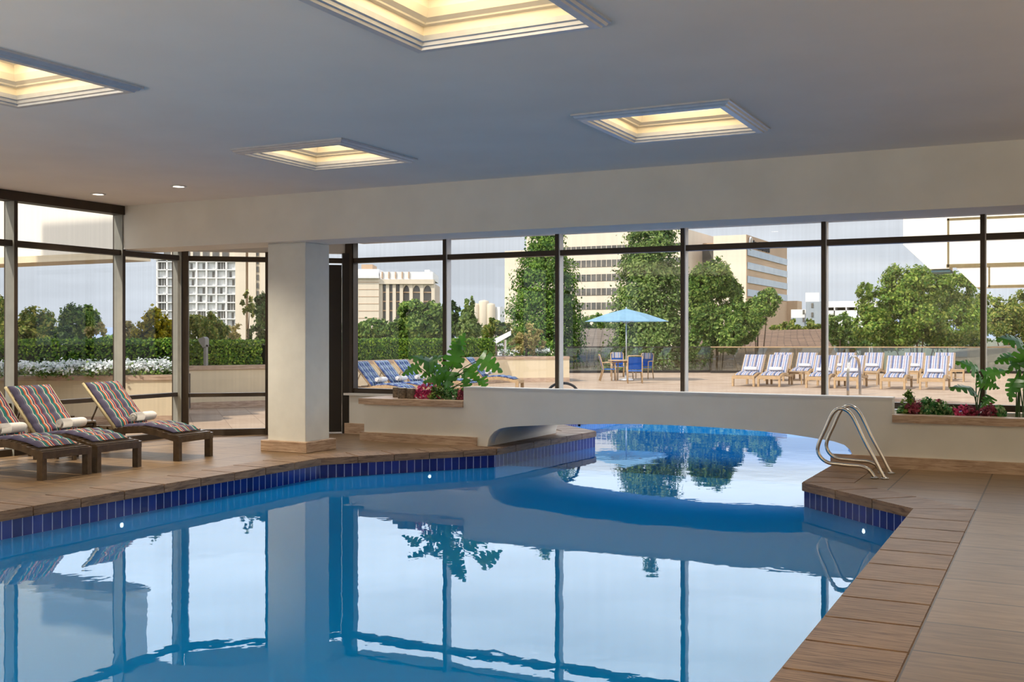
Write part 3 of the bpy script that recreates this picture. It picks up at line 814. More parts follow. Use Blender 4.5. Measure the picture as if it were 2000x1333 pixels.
# ------------------------------------------------------------------ loungers
def rail_z(x):        # height of the side rail's top along the lounger (foot at 0, head at -1.95)
    pts = [(0,.315),(-.12,.33),(-.35,.385),(-.60,.415),(-.85,.40),(-1.05,.37),(-1.4,.345),(-1.95,.345)]
    for (x0,z0),(x1,z1) in zip(pts, pts[1:]):
        if x <= x0 and x >= x1:
            t = (x0-x)/(x0-x1); t = t*t*(3-2*t) if False else t
            return z0+(z1-z0)*t
    return pts[-1][1]
def lounger(label, wood, fabric, loc, rz, ang=47, blen=.80, group=None, W=.68):
    t = thing('sun_lounger', label, 'sun lounger', loc, rz, group)
    # frame: two curved side rails, end rails
    m = MB(); X = [-1.95+i*(1.95/26) for i in range(27)]
    for sy in (-1, 1):
        y0, y1 = sy*W/2, sy*(W/2-.035)
        top = [(x, rail_z(x)) for x in X]; bot = [(x, rail_z(x)-.075) for x in X]
        m.prism(top+bot[::-1], min(y0,y1), max(y0,y1), 'y')
    m.box((-.035,-W/2+.035,.235), (0,W/2-.035,.315)); m.box((-1.95,-W/2+.035,.265), (-1.91,W/2-.035,.345))
    m.build('frame', wood, t)
    m = MB()                                           # slatted deck
    for i in range(13):
        x = -.035-i*.082
        z = rail_z(x)
        m.box((x-.066, -W/2+.01, z-.012), (x, W/2-.01, z+.012))
    m.build('seat_slats', wood, t)
    for sx in (-.05, -1.80):
        for sy in (-1, 1):
            MB().box((sx-.045, min(sy*W/2, sy*(W/2-.06)), 0), (sx+.045, max(sy*W/2, sy*(W/2-.06)), rail_z(sx)-.01)).build('leg', wood, t)
    # tufted seat cushion
    def cushion(L, w, th, rows, place, name, seed):
        m = MB(); nu, nv = rows*6, 16
        R = random.Random(seed)
        def P_(i, j, top):
            u = i/nu; s = j/nv
            e = min(1, min(u, 1-u)*rows*1.6, min(s, 1-s)*9)
            puff = (abs(math.sin(math.pi*u*rows))**.6)*(.72+.28*abs(math.sin(math.pi*s*4))**.5)
            h = th*(.50+.50*puff)*max(.25, min(1, e*1.5)) if top else 0
            return u*L, (s-.5)*w, h
        gt = [[m.bm.verts.new(place(*P_(i,j,True))) for j in range(nv+1)] for i in range(nu+1)]
        gb = [[m.bm.verts.new(place(*P_(i,j,False))) for j in range(nv+1)] for i in range(nu+1)]
        for i in range(nu):
            for j in range(nv):
                f = m.bm.faces.new([gt[i][j],gt[i+1][j],gt[i+1][j+1],gt[i][j+1]]); f.smooth = True
                for l, (a, b) in zip(f.loops, ((i,j),(i+1,j),(i+1,j+1),(i,j+1))): l[m.uv].uv = (b/nv*w, a/nu*L)
                f = m.bm.faces.new([gb[i][j],gb[i][j+1],gb[i+1][j+1],gb[i+1][j]])
        for j in range(nv):
            for i, fl in ((0, 0), (nu, 1)):
                q = [gt[i][j],gt[i][j+1],gb[i][j+1],gb[i][j]]
                f = m.bm.faces.new(q if not fl else q[::-1])
                for l in f.loops: l[m.uv].uv = ((j/nv)*w, 0)
        for i in range(nu):
            for j, fl in ((0, 1), (nv, 0)):
                q = [gt[i][j],gt[i+1][j],gb[i+1][j],gb[i][j]]
                f = m.bm.faces.new(q if not fl else q[::-1])
                for l in f.loops: l[m.uv].uv = ((j/nv)*w, 0)
        return m.build(name, fabric, t)
    sl = .93
    def pl_seat(a, y, h):
        x = -.15-a; return (x, y, rail_z(x)+.014+h)
    cushion(sl-.05, W-.15, .04, 5, pl_seat, 'seat_cushion', 1)
    A = math.radians(ang); bx, bz = -1.05, .385; d = Vector((-math.cos(A), 0, math.sin(A))); nrm = Vector((math.sin(A), 0, math.cos(A)))
    def pl_back(a, y, h):
        q = Vector((bx, y, bz))+d*a+nrm*(.012+h)
        return q
    cushion(blen-.01, W-.07, .036, 5, pl_back, 'back_cushion', 2)
    m = MB()
    Mb = Matrix.Translation((bx,0,bz)) @ Matrix.Rotation(-(math.pi-A), 4, 'Y').inverted() if False else None
    for sy in (-1, 1):
        y = sy*(W/2-.022)
        a0 = Vector((bx,y,bz)); a1 = a0+d*blen
        m.tube([a0-nrm*.01, a0.lerp(a1,.5)-nrm*.01, a1-nrm*.01], .018, 6)
    for k in range(7):
        c = Vector((bx,0,bz))+d*(.06+k*.115)
        q = [c+d*s1*.035+nrm*s2*.008 for s1, s2 in ((-1,-1),(1,-1),(1,1),(-1,1))]
        vs = [m.bm.verts.new((p_.x, y_, p_.z)) for y_ in (-W/2+.03, W/2-.03) for p_ in q]
        for f in ((0,1,2,3),(7,6,5,4),(0,4,5,1),(1,5,6,2),(2,6,7,3),(3,7,4,0)): m.bm.faces.new([vs[i] for i in f])
    m.build('back_frame', M_TEAK if wood is not M_DARKWOOD else simple_pale, t)
    for sy in (-1, 1):                                 # props behind the back
        m = MB(); y = sy*(W/2-.06); a = Vector((bx,y,bz))+d*.45-nrm*.02
        m.tube([a, (a.x-.20, y, .33)], .012, 6)
        m.build('back_prop', wood, t)
    return t
simple_pale = simple('pale_webbing', srgb(190,176,140), .7)
def towel(label, c, rz, group=None, L=.40, r=.062):
    t = thing('rolled_towel', label, 'towel', c, rz, group)
    m = MB(); n = 26; prof = [(0,.80),(.03,.95),(.10,1.0),(.5,1.02),(.9,1.0),(.97,.95),(1.0,.80)]
    rings = []
    for s, k in prof:
        rings.append([m.bm.verts.new((r*1.12*k*math.cos(2*math.pi*q/n), (s-.5)*L, r+r*.98*k*math.sin(2*math.pi*q/n)*(1 if math.sin(2*math.pi*q/n) > 0 else .96))) for q in range(n)])
    for a, b in zip(rings, rings[1:]):
        for q in range(n):
            f = m.bm.faces.new([a[q], a[(q+1)%n], b[(q+1)%n], b[q]]); f.smooth = True
    m.build('roll', M_TOWEL, t)
    for sy in (-1, 1):                                  # spiral ends
        m = MB(); pts = []
        for q in range(40):
            a = q/39*2*math.pi*2.6; rr = r*.80*(1-q/39*.92)
            pts.append((rr*1.1*math.cos(a), sy*(L/2-.002+.003*q/39), r+rr*math.sin(a)))
        m.tube(pts, r*.16, 5); 
        m.lathe([(.0001,0),(.0001,0)], 3) if False else None
        m.build('spiral_end', M_TOWEL, t)
    m = MB()                                            # folded flap on one half
    fl = [m.bm.verts.new((r*1.16*math.cos(a), y, r+r*1.06*math.sin(a))) for y in (-L*.5, -L*.12) for a in [math.radians(-60+k*22) for k in range(9)]]
    for k in range(8):
        f = m.bm.faces.new([fl[k], fl[k+1], fl[9+k+1], fl[9+k]]); f.smooth = True
    bmesh.ops.solidify(m.bm, geom=m.bm.faces[:], thickness=-.006)
    m.build('flap', M_TOWEL, t)
    return t

GI = 'dark wooden loungers on the left indoor deck'
FX = -9.96
L_A = lounger('dark wooden lounger cut by the left photo edge, its foot end visible', M_DARKWOOD, M_CUSH_IN, (FX, 8.60, 0), 0, group=GI)
L_B = copy_thing(L_A, (FX, 9.36, 0), 0, 'dark wooden lounger pushed against the leftmost one, striped backrest fully visible', GI)
L_C = copy_thing(L_A, (FX-.02, 10.66, 0), math.radians(4.5), 'dark wooden lounger nearest the column, standing apart from the pair', GI)
L_D = copy_thing(L_A, (FX+.05, 7.30, 0), 0, 'dark wooden lounger mostly outside the photo, only a corner at the left edge', GI)
towel('rolled white towel on the lounger cut by the left edge', (FX-.98, 8.62, rail_z(-.98)+.072), math.radians(8), 'rolled towels on the indoor loungers')
TW = towel('rolled white towel on the second lounger from the left', (FX-.98, 9.50, rail_z(-.98)+.072), math.radians(4), 'rolled towels on the indoor loungers')
copy_thing(TW, (FX-1.0, 10.70, rail_z(-.98)+.072), math.radians(6), 'rolled white towel on the lounger nearest the column', 'rolled towels on the indoor loungers')
def side_table(label, loc, wood, rz=0, group=None, s=.46, h=.42, rnd_=False):
    t = thing('side_table', label, 'side table', loc, rz, group)
    if rnd_:
        MB().lathe([(s/2-.01,h-.03),(s/2,h-.022),(s/2,h-.005),(s/2-.008,h),(.0001,h)], 32).build('top', wood, t)
        MB().lathe([(s/2-.03,h-.075),(s/2-.03,h-.03)], 32).build('apron', wood, t)
    else:
        m = MB()
        for k in range(6): m.box((-s/2, -s/2+k*s/6+.003, h-.02), (s/2, -s/2+(k+1)*s/6-.003, h))
        m.build('top', wood, t)
        m = MB(); i = s/2-.02
        m.box((-i,-i,h-.075),(i,-i+.02,h-.02)); m.box((-i,i-.02,h-.075),(i,i,h-.02)); m.box((-i,-i,h-.075),(-i+.02,i,h-.02)); m.box((i-.02,-i,h-.075),(i,i,h-.02)); m.build('apron', wood, t)
    i = s/2-(.09 if rnd_ else .03)
    for sx in (-1,1):
        for sy in (-1,1):
            MB().box((sx*i-.02, sy*i-.02, 0), (sx*i+.02, sy*i+.02, h-.03)).build('leg', wood, t)
    MB().box((-i,-.02,.14), (i,.02,.16)).build('stretcher', wood, t)
    return t
q = P(160, 818, .42)
side_table('round dark wooden side table between the two right indoor loungers', (-11.42, 9.98, 0), M_DARKWOOD, 0, None, .50, .49, True)
q = V(150, 810, 10.9)
side_table('low dark slatted table behind the round one, by the left window', (-12.02, 10.1, 0), M_DARKWOOD, 0, None, .42, .52)

# ------------------------------------------------------------------ plants in the planters
def monstera_leaf(m, tip, base, width, roll, droop, nlobe=5):
    face = Vector((ST,-CT,0))*.8+Vector((0,0,.55))
    """a split leaf blade from base (stalk) to tip"""
    base = Vector(base); tip = Vector(tip); ax = (tip-base); L = ax.length; ax.normalize()
    side = ax.cross(face).normalized()
    nrm = side.cross(ax).normalized()
    R = Matrix.Rotation(roll, 3, ax); side = R @ side; nrm = R @ nrm
    def prof(t): return (math.sin(math.pi*min(1,max(0,t))**.62)**.85)*(1-.25*t)
    def pt(t, s):     # t along (−.18..1), s across −1..1
        w = prof((t+.18)/1.18)*width
        back = -.22*L*abs(s)**1.3*(1 if t < .3 else .3) - .05*L*abs(s)
        return base+ax*(t*L+back*.55)+side*(s*w)+nrm*(-droop*L*(t*t)-.16*width*abs(s)**1.6+.05*width*math.sin(t*9+s*3))
    for sgn in (-1, 1):
        for k in range(nlobe):
            t0 = -.10+k*(1.02/nlobe); t1 = t0+1.02/nlobe
            g = (t1-t0)
            r = []
            # inner strip is continuous, outer strip has gaps and runs forward
            for (s, a, b, fw) in ((0, 0, 1, 0), (.34, .0, 1.0, .10), (.66, .17, .83, .20), (.90, .20, .80, .27), (1.0, .34, .66, .30)):
                r.append((m.bm.verts.new(pt(t0+g*a+fw*.25, sgn*s)), m.bm.verts.new(pt(t0+g*b+fw*.25, sgn*s))))
            for (a, b), (c, d) in zip(r, r[1:]):
                f = m.bm.faces.new([a, b, d, c] if sgn > 0 else [a, c, d, b]); f.smooth = True
def split_plant(label, root, specs, vplane, rdm, group=None):
    """specs: list of (x,y of leaf centre in the photo, length px, heading angle in degrees of the tip in the picture plane, depth offset, face turn)"""
    t = thing('split_leaf_plant', label, 'plant', root, 0, group)
    O = Vector(root)
    for (x, y, s, a, dv, roll) in specs:
        c = V(x, y, vplane+dv); k = c.dot(Vector((-ST,CT,0)))/FP
        L = s*k*.84; A = math.radians(a)
        h = Vector((CT*math.cos(A), ST*math.cos(A), math.sin(A)))+Vector((-ST,CT,0))*(-.30)
        h.normalize()
        b = c-h*L*.45; tp = c+h*L*.55
        # stalk first
        st_ = [Vector((0,0,0))+Vector((rdm.uniform(-.05,.05), rdm.uniform(-.04,.04), 0)), None, b-O]
        mid = (st_[0]+st_[2])*.5+Vector((0,0,.12*(b-O).length)); mid.x = mid.x*.75
        st_[1] = mid
        stalk = MB().tube(smooth(st_, 6), .0075, 6).build('stalk', M_STEM, t)
        m = MB(); monstera_leaf(m, tp-O, b-O, L*.46, math.radians(roll*.7), .22)
        lf = m.build('leaf', L_MONST, t)
    return t
R1 = random.Random(4)
GP = 'split-leaf plants in the indoor planters'
rootL = V(862, 783, 14.15)
specL = [(823,700,62,150,-.05,35),(850,700,52,35,.05,-30),(893,690,66,70,0,60),(900,668,46,62,.08,40),(878,712,46,200,.1,20),
 (846,742,50,185,-.1,-20),(872,750,56,250,-.15,50),(905,745,60,255,-.1,70),(960,712,62,-28,-.05,20),(925,735,44,-60,0,60),
 (888,730,48,15,.1,-40),(944,755,38,-75,-.1,60),(835,728,40,195,.1,10),(862,722,46,120,-.1,20),(915,762,34,300,-.2,30),(800,722,44,200,.08,10)]
split_plant('large split-leaf plant in the left planter beside the bridge', (rootL.x, 14.15, .555), specL, 14.15, R1, GP)
rootR = V(1905, 805, 14.15)
specR = [(1880,755,62,165,-.1,40),(1892,712,60,150,.05,15),(1948,725,58,20,0,-20),(1938,752,40,-20,-.1,30),(1925,785,38,215,-.1,30),(1915,740,36,100,.1,30)]
split_plant('split-leaf plant right of the bridge, left one of two', (rootR.x, 14.15, .575), specR, 14.15, R1, GP)
rootR2 = V(1992, 812, 14.1)
specR2 = [(1975,662,70,160,.05,20),(1990,705,64,200,0,25),(1975,762,56,240,-.1,60),(2010,750,60,-30,0,20),(2005,690,60,60,0,30),(1962,700,50,185,.1,15)]
split_plant('tall split-leaf plant cut by the right photo edge', (rootR2.x, 14.1, .575), specR2, 14.1, R1, GP)
def bush(label, cat, c, r, h, n, size, mat, seed, group=None, name='flowering_plant', extra=None, kindname='foliage'):
    t = thing(name, label, cat, c, 0, group)
    foliage(kindname, [((0,0,h*.5), (r, r, h*.55))], n, size, mat, t, seed, 14, .3, .65)
    if extra:
        foliage('blossoms', [((0,0,h*.58), (r*.95, r*.95, h*.55))], extra[0], extra[1], extra[2], t, seed+5, 8, .2, .8)
    return t
def pb(x, y, v=13.98):        # base point of a small plant seen at x with its top at y
    q = V(x, y, v); return q
for i, (x, ytop, rpx, mat, ex, lb) in enumerate([
    (832, 752, 20, L_PINKFL, None, 'pink heather clump beside the log candles'),
    (853, 758, 15, L_GREEN, None, 'green leafy clump right of the pink heather'),
    (868, 762, 13, L_IVY, (40,.03,L_PINKFL), 'leafy clump with pink buds in the left planter'),
    (885, 762, 14, L_IVY, None, 'pale variegated ivy clump in the left planter'),
    (902, 760, 9, L_MAROON, None, 'small red leaved clump against the bridge end')]):
    q = pb(x, ytop, 14.0); k = q.dot(Vector((-ST,CT,0)))/FP
    bush(lb, 'plant', (q.x, 14.0, .56), rpx*k, max(.12, q.z-.56), 420, .05, mat, 30+i, 'small plants in the left planter', 'flowering_plant', ex)
for i, (x, ytop, rpx, mat, ex, lb) in enumerate([
    (1773, 772, 14, L_GREEN, None, 'tall green clump at the left end of the right planter'),
    (1788, 782, 17, L_MAROON, None, 'dark maroon clump next to the tall green one'),
    (1812, 782, 15, L_IVY, None, 'variegated clump right of the dark maroon one'),
    (1835, 785, 14, L_IVY, (50,.03,L_MAROON), 'variegated clump with maroon buds in the right planter'),
    (1850, 795, 13, L_IVY, None, 'low pale green clump in the middle of the right planter'),
    (1876, 795, 16, L_PINKFL, None, 'pink heather clump in the right planter'),
    (1894, 797, 13, L_MAROON, (60,.03,L_PINKFL), 'maroon and pink clump at the foot of the split-leaf plant'),
    (1932, 795, 15, L_MAROON, None, 'maroon clump right of the split-leaf plant'),
    (1952, 797, 12, L_IVY, None, 'green clump beside the bare ledge of the right planter'),
    (1760, 798, 9, L_IVY, None, 'small low clump in the corner by the bridge')]):
    q = pb(x, ytop, 13.98); k = q.dot(Vector((-ST,CT,0)))/FP
    bush(lb, 'plant', (q.x, 13.98, .58), rpx*k, max(.10, q.z-.58), 420, .045, mat, 60+i, 'small plants in the right planter', 'flowering_plant', ex)
for i, (x, v, r, lb) in enumerate([(774, 14.12, .055, 'leftmost'), (786, 13.86, .07, 'middle'), (803, 13.88, .068, 'rightmost')]):
    q0 = V(x, 780, v)
    t = thing('log_candle', 'short bark-covered log candle, %s of the three on the left ledge' % lb, 'candle', (q0.x, v, .646), 0, 'log candles on the left planter ledge')
    h = zat(757+i*1.2, q0.dot(Vector((-ST,CT,0))))-.646
    m = MB().lathe([(r*.97,0),(r,.02),(r*.98,h*.5),(r,h-.01),(r*.96,h)], 20); m.build('bark', M_STUMP, t)
    MB().lathe([(r*.93,h),(r*.9,h+.004),(.0001,h-.004)], 20).build('wax', M_WHITE, t)
# little white speaker-like box left on the ledge corner is not visible; ledge stays bare

# ------------------------------------------------------------------ OUTDOORS: terrace planters
def line_normal(a, b): e = (Vector(b)-Vector(a)).normalized(); return Vector((-e.y, e.x))
def wall_run(name, label, pts, h, depth, cap=.09, over=.03):
    """a planter: stucco retaining wall with a stone cap, soil behind; pts run left to right, the bed lies on the left of travel"""
    t = thing(name, None, None); structure(t, label)
    n = len(pts); P2 = [Vector(p) for p in pts]
    def off(d):
        out = []
        for i in range(n):
            if i == 0: nn = line_normal(P2[0], P2[1]); out.append(P2[0]+nn*d)
            elif i == n-1: nn = line_normal(P2[-2], P2[-1]); out.append(P2[-1]+nn*d)
            else:
                a, b = line_normal(P2[i-1], P2[i]), line_normal(P2[i], P2[i+1]); m_ = (a+b).normalized()
                out.append(P2[i]+m_*(d/max(.4, m_.dot(a))))
        return out
    o0, o1, oc0, oc1, od = off(0), off(.2), off(-over), off(.32), off(depth)
    MB().prism([tuple(p) for p in o0]+[tuple(p) for p in o1[::-1]], 0, h-cap).build('retaining_wall', M_STUCCO, t)
    MB().prism([tuple(p) for p in oc0]+[tuple(p) for p in oc1[::-1]], h-cap, h).build('cap', M_TRAV, t)
    MB().prism([tuple(p) for p in oc0]+[tuple(p) for p in o1[::-1]], 0, .14).build('base', M_TRAV, t)
    MB().prism([tuple(p) for p in oc1]+[tuple(p) for p in od[::-1]], .1, h-.06).build('soil', M_SOIL, t)
    return t
def P2d(x, y, z=0): q = P(x, y, z); return (q.x, q.y)
H1, H2, H3 = .88, .94, .88
W1 = [P2d(-420, 753, H1), P2d(0, 735, H1), P2d(337, 733, H1)]
W2 = [P2d(352, 715.5, H2), P2d(525, 713, H2), P2d(690, 708.5, H2)]
Zs = [(690, 30.6), (905, 35.2), (985, 37.0), (1112, 37.6)]
W3 = [tuple(Q(x, Z).xy) for x, Z in Zs]
wall_run('terrace_planter', 'stucco planter wall nearest the left windows', W1, H1, 2.6)
wall_run('terrace_planter', 'stucco planter wall seen through the angled window', W2, H2, 6.0)
wall_run('terrace_planter', 'long stucco planter wall behind the outdoor loungers', W3, H3, 5.0)
def strip_foliage(name, pts, z0, z1, w, n, size, mat, parent, seed, bumpy=.0):
    """clipped hedge: leaves over a box following pts"""
    R = np.random.default_rng(seed); P_ = [Vector(p) for p in pts]
    seg = [(a, b, (b-a).length) for a, b in zip(P_, P_[1:])]; tot = sum(s[2] for s in seg); C = []; O = []
    for a, b, L in seg:
        k = int(n*L/tot); e = (b-a)/L; nn = Vector((-e.y, e.x))
        t = R.random(k); face = R.random(k)
        s = np.where(face < .45, -w/2, np.where(face < .62, w/2, (R.random(k)-.5)*w)); top = (face >= .62)
        z = np.where(top, z1, z0+(z1-z0)*R.random(k)); z = z+R.normal(size=k)*.025
        s = s+R.normal(size=k)*.03
        x = a.x+e.x*L*t+nn.x*s; y = a.y+e.y*L*t+nn.y*s
        z = z+bumpy*np.sin(x*3.1+y*2.3)*.5
        C.append(np.stack([x, y, z], 1))
        o = np.zeros((k,3)); o[:,2] = np.where(top, 1, .25); o[:,0] = np.where(top, 0, np.sign(s)*nn.x); o[:,1] = np.where(top, 0, np.sign(s)*nn.y)
        O.append(o)
    return np_mesh(name, leaves(np.concatenate(C), size, seed+1, .7, np.concatenate(O)), 4, mat, parent)
def shift(pts, d):
    out = []; n = len(pts); V_ = [Vector(p) for p in pts]
    for i in range(n):
        nn = line_normal(V_[max(i-1,0)], V_[max(i-1,0)+1]) if i else line_normal(V_[0], V_[1])
        out.append(V_[i]+nn*d)
    return out
def hedge(label, pts, z0, z1, w, n, size, seed):
    c = Vector(pts[0]).lerp(Vector(pts[-1]), .5)
    t = thing('clipped_hedge', label, 'hedge', (c.x, c.y, z0), 0, 'clipped box hedges on the terrace')
    loc = [(p[0]-c.x, p[1]-c.y) for p in pts]
    strip_foliage('foliage', loc, 0, z1-z0, w, n, size, L_HEDGE, t, seed)
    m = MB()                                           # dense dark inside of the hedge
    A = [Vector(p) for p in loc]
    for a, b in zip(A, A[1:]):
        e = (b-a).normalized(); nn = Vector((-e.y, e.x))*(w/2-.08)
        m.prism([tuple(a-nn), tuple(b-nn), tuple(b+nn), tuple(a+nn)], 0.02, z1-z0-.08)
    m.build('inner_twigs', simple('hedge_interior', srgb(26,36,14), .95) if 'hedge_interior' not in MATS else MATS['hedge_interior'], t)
    return t
h1 = shift(W1, 1.55); hedge('clipped box hedge behind the white flowers at the far left', h1, H1-.06, 1.50, .7, 15000, .055, 11)
h2 = shift(W2, .85); h2[0] = h2[0].lerp(h2[1], .0); hedge('clipped box hedge seen through the angled window', h2, H2-.06, 1.46, .7, 11000, .06, 12)
h3 = [p for p in shift(W3[:3], .75)]; hedge('long clipped box hedge behind the outdoor loungers', h3, H3-.06, 1.46, .7, 16000, .07, 13)
# white flower beds: nobody could count the blossoms
def bed(label, pts, z0, w, n, seed, mats=((.75,L_WHITEFL),(.25,L_GREEN))):
    R = np.random.default_rng(seed); a, b = Vector(pts[0]), Vector(pts[1]); e = b-a; nn = Vector((-e.y, e.x)).normalized()
    root = thing('white_flower_bed', label, 'flowers', (a.x, a.y, z0)); root['kind'] = 'stuff'
    m_ = n//26; ct = np.stack([R.random(m_), (R.random(m_)-.5)*w], 1)
    hmax = .08+.16*np.clip(1-np.abs(ct[:,1])/(w*.6), 0, 1)+.05*R.random(m_)
    for fr, mat, nm, up in ((.55, L_WHITEFL, 'blossoms', .03), (.45, L_GREEN, 'foliage', -.03)):
        k = int(n*fr); idx = R.integers(0, m_, k)
        x = e.x*ct[idx,0]+nn.x*ct[idx,1]+R.normal(size=k)*.05; y = e.y*ct[idx,0]+nn.y*ct[idx,1]+R.normal(size=k)*.05
        z = hmax[idx]+up+R.normal(size=k)*.03
        o = np.zeros((k,3)); o[:,2] = .8
        np_mesh(nm, leaves(np.stack([x,y,z],1), .05, seed+3, .9, o), 4, mat, root)
    return root
f1 = shift(W1, .62); bed('bed of white flowers in the planter nearest the left windows', [f1[0].lerp(f1[1], .5), f1[1].lerp(f1[2], .97)], H1-.06, .62, 14000, 21)
qa, qb = Q(1045, 38.6), Q(1072, 38.6); bed('small white flower patch at the right end of the long planter', [qa.xy, qb.xy], H3-.06, .5, 900, 23)
qa, qb = Q(972, 37.4), Q(1012, 38.0); bed('sparse white flowers under the bronze leaved shrub', [qa.xy, qb.xy], H3-.06, .35, 260, 24)

# shrubs and trees (each its own crown and trunk)
def tree(kind, label, px, Z, zbase, lobes_px, n, size, mat, seed, group=None, clump=60, cr=.2, aspect=.6, trunk_r=.12, limbs=True, flat=.8):
    """lobes_px: (x, y, rx, ry[, dz]) measured in the photo, converted to metres at distance Z"""
    r0 = Q(px, Z, zbase); t = thing(kind, label, 'tree' if 'shrub' not in kind else 'shrub', r0, 0, group); k = Z/FP
    L = []; R = random.Random(seed)
    for l in lobes_px:
        dz = l[4] if len(l) > 4 else R.uniform(-.5, .5)*l[2]*k
        c = Q(l[0], Z+dz, zat(l[1], Z+dz)); L.append(((c.x-r0.x, c.y-r0.y, c.z-r0.z), (l[2]*k, l[2]*k*flat, l[3]*k)))
    foliage('foliage', L, n, size, mat, t, seed, clump, cr, aspect)
    m = MB(); top = max(c[2] for c, r in L)
    m.tube([(0,0,-.1), (0.0,0,top*.4), (.05,0,top*.9)], [trunk_r, trunk_r*.7, trunk_r*.25], 8)
    if limbs:
        for c, r in L[:6]:
            m.tube([(0,0,max(.1, c[2]*.45)), (c[0]*.5, c[1]*.5, c[2]*.75), c], [trunk_r*.45, trunk_r*.3, trunk_r*.1], 6)
    m.build('trunk', M_BARK, t)
    return t
GS = 'shrubs behind the terrace hedges'
zb = .8
tree('round_shrub', 'olive green shrub at the left photo edge', 5, 24, zb, [(0,620,16,40),(10,650,14,26)], 2600, .09, L_OLIVE, 41, GS, trunk_r=.04)
tree('round_shrub', 'wide olive and green shrub between the first two left mullions', 70, 25, zb, [(70,640,40,34),(45,655,26,24),(92,655,22,26)], 6500, .09, L_OLIVE, 42, GS, trunk_r=.05)
tree('round_shrub', 'dark green round shrub with a bright crown left of the second mullion', 152, 27, zb, [(150,632,34,34),(172,628,24,26),(130,655,20,20)], 6500, .10, L_GREEN, 43, GS, trunk_r=.05)
tree('round_shrub', 'small dark shrub in front of the dark green round one', 122, 24, zb, [(124,655,18,18),(105,662,12,12)], 1600, .08, L_DARKGREEN, 44, GS, trunk_r=.03)
tree('bare_shrub', 'thin half-bare shrub with bronze twigs beside the white flowers', 190, 21, zb, [(190,660,24,32),(200,690,18,22)], 650, .07, L_BRONZE, 45, GS, trunk_r=.03)
tree('round_shrub', 'bronze tinted shrub right of the second left mullion', 246, 24, zb, [(246,655,20,26)], 1500, .08, L_BRONZE, 46, GS, trunk_r=.03)
tree('round_shrub', 'golden yellow shrub left of the corner mullion', 300, 23, zb, [(302,640,34,32),(285,655,26,22),(325,650,20,28)], 5600, .085, L_YELLOW, 47, GS, trunk_r=.04)
tree('round_shrub', 'half yellow half green shrub right of the corner mullion', 400, 27, zb, [(385,645,24,28),(412,645,30,32),(432,655,18,22)], 5600, .09, L_OLIVE, 48, GS, trunk_r=.04)
tree('slender_tree', 'slender small tree with a ball shaped crown by the angled window', 484, 26.5, zb, [(482,592,13,20),(487,608,10,14)], 1100, .075, L_OLIVE, 49, 'small trees behind the angled window', trunk_r=.025, limbs=False)
tree('slender_tree', 'dark columnar small tree right beside the slender one', 512, 28, zb, [(508,600,16,26),(516,635,20,34),(500,650,16,22)], 3200, .09, L_DARKGREEN, 50, 'small trees behind the angled window', trunk_r=.04)
tree('round_shrub', 'loose grey green shrub below the slender tree', 455, 28, zb, [(452,650,22,18)], 700, .08, L_BRONZE, 51, GS, trunk_r=.03)
tree('round_shrub', 'green shrub glimpsed between column and door post', 668, 35, zb, [(668,655,20,22)], 1200, .10, L_GREEN, 52, GS, trunk_r=.04)
GB = 'trees beyond the long hedge'
tree('leafy_tree', 'low bright green tree at the left of the long windows', 735, 52, -7, [(730,640,30,16),(710,648,22,14),(752,650,24,16)], 4200, .22, L_GREEN, 53, GB)
tree('leafy_tree', 'broad green tree in front of the arched-window building', 815, 44, -7, [(805,612,26,26),(840,618,26,26),(822,640,48,26),(782,645,26,20),(862,640,22,24)], 18000, .16, L_GREEN, 54, GB)
tree('leafy_tree', 'darker blue green tree at the left mullion of the second bay', 878, 50, -7, [(880,612,16,22),(876,640,22,24)], 3000, .22, L_DARKGREEN, 55, GB)
tree('conifer', 'small pointed conifer in the second bay of the long windows', 918, 48, -7, [(917,600,9,18),(915,622,16,20),(916,645,25,20)], 4200, .16, L_CONIFER2, 56, 'conifers beyond the terrace', clump=24)
tree('leafy_tree', 'low olive tree between the small conifer and the tall conifer', 968, 50, -7, [(968,638,20,14),(950,648,18,12),(988,648,18,14)], 2600, .20, L_OLIVE, 57, GB)
tree('bronze_shrub', 'bronze and orange leaved shrub at the right end of the long hedge', 1028, 38.6, .8, [(1030,655,28,20),(1015,672,24,18),(1045,676,22,18)], 3600, .10, L_BRONZE, 58, None, trunk_r=.05)
def conifer(label, px, Z, zb, prof, n, size, mat, seed, trunk=.35):
    """prof: (y in the photo, half width px) from tip down"""
    r0 = Q(px, Z, zb); t = thing('conifer', label, 'tree', r0, 0, 'conifers beyond the terrace'); k = Z/FP
    R = np.random.default_rng(seed); ys = np.array([p[0] for p in prof], float); ws = np.array([p[1] for p in prof], float)
    m = n//70; w = (ws[1:]+ws[:-1])*.5*np.diff(ys); cdf = np.cumsum(w)/w.sum()
    u = R.random(m); si = np.searchsorted(cdf, u); yy = ys[si]+(ys[si+1]-ys[si])*R.random(m)
    ww = np.interp(yy, ys, ws)*k; a = R.random(m)*2*np.pi; rad = ww*(.60+.42*R.random(m)**.7)
    zc = HC+(HY-yy)*k-zb; c = np.stack([rad*np.cos(a), rad*np.sin(a)*.95, zc-.10*rad], 1)
    idx = R.integers(0, m, n); cs = np.maximum(.12, .16+.10*ww)[idx]
    p = c[idx]+R.normal(size=(n,3))*np.stack([cs, cs, cs*.62], 1)*.85
    o = np.stack([np.cos(a), np.sin(a), np.full(m, .5)], 1)[idx]
    np_mesh('foliage', leaves(p, size, seed+1, .55, o), 4, mat, t)
    top = HC+(HY-ys[0])*k-zb
    MB().tube([(0,0,-.1), (0,0,top*.5), (0,0,top*.97)], [trunk, trunk*.6, .04], 10).build('trunk', M_BARK, t)
    return t
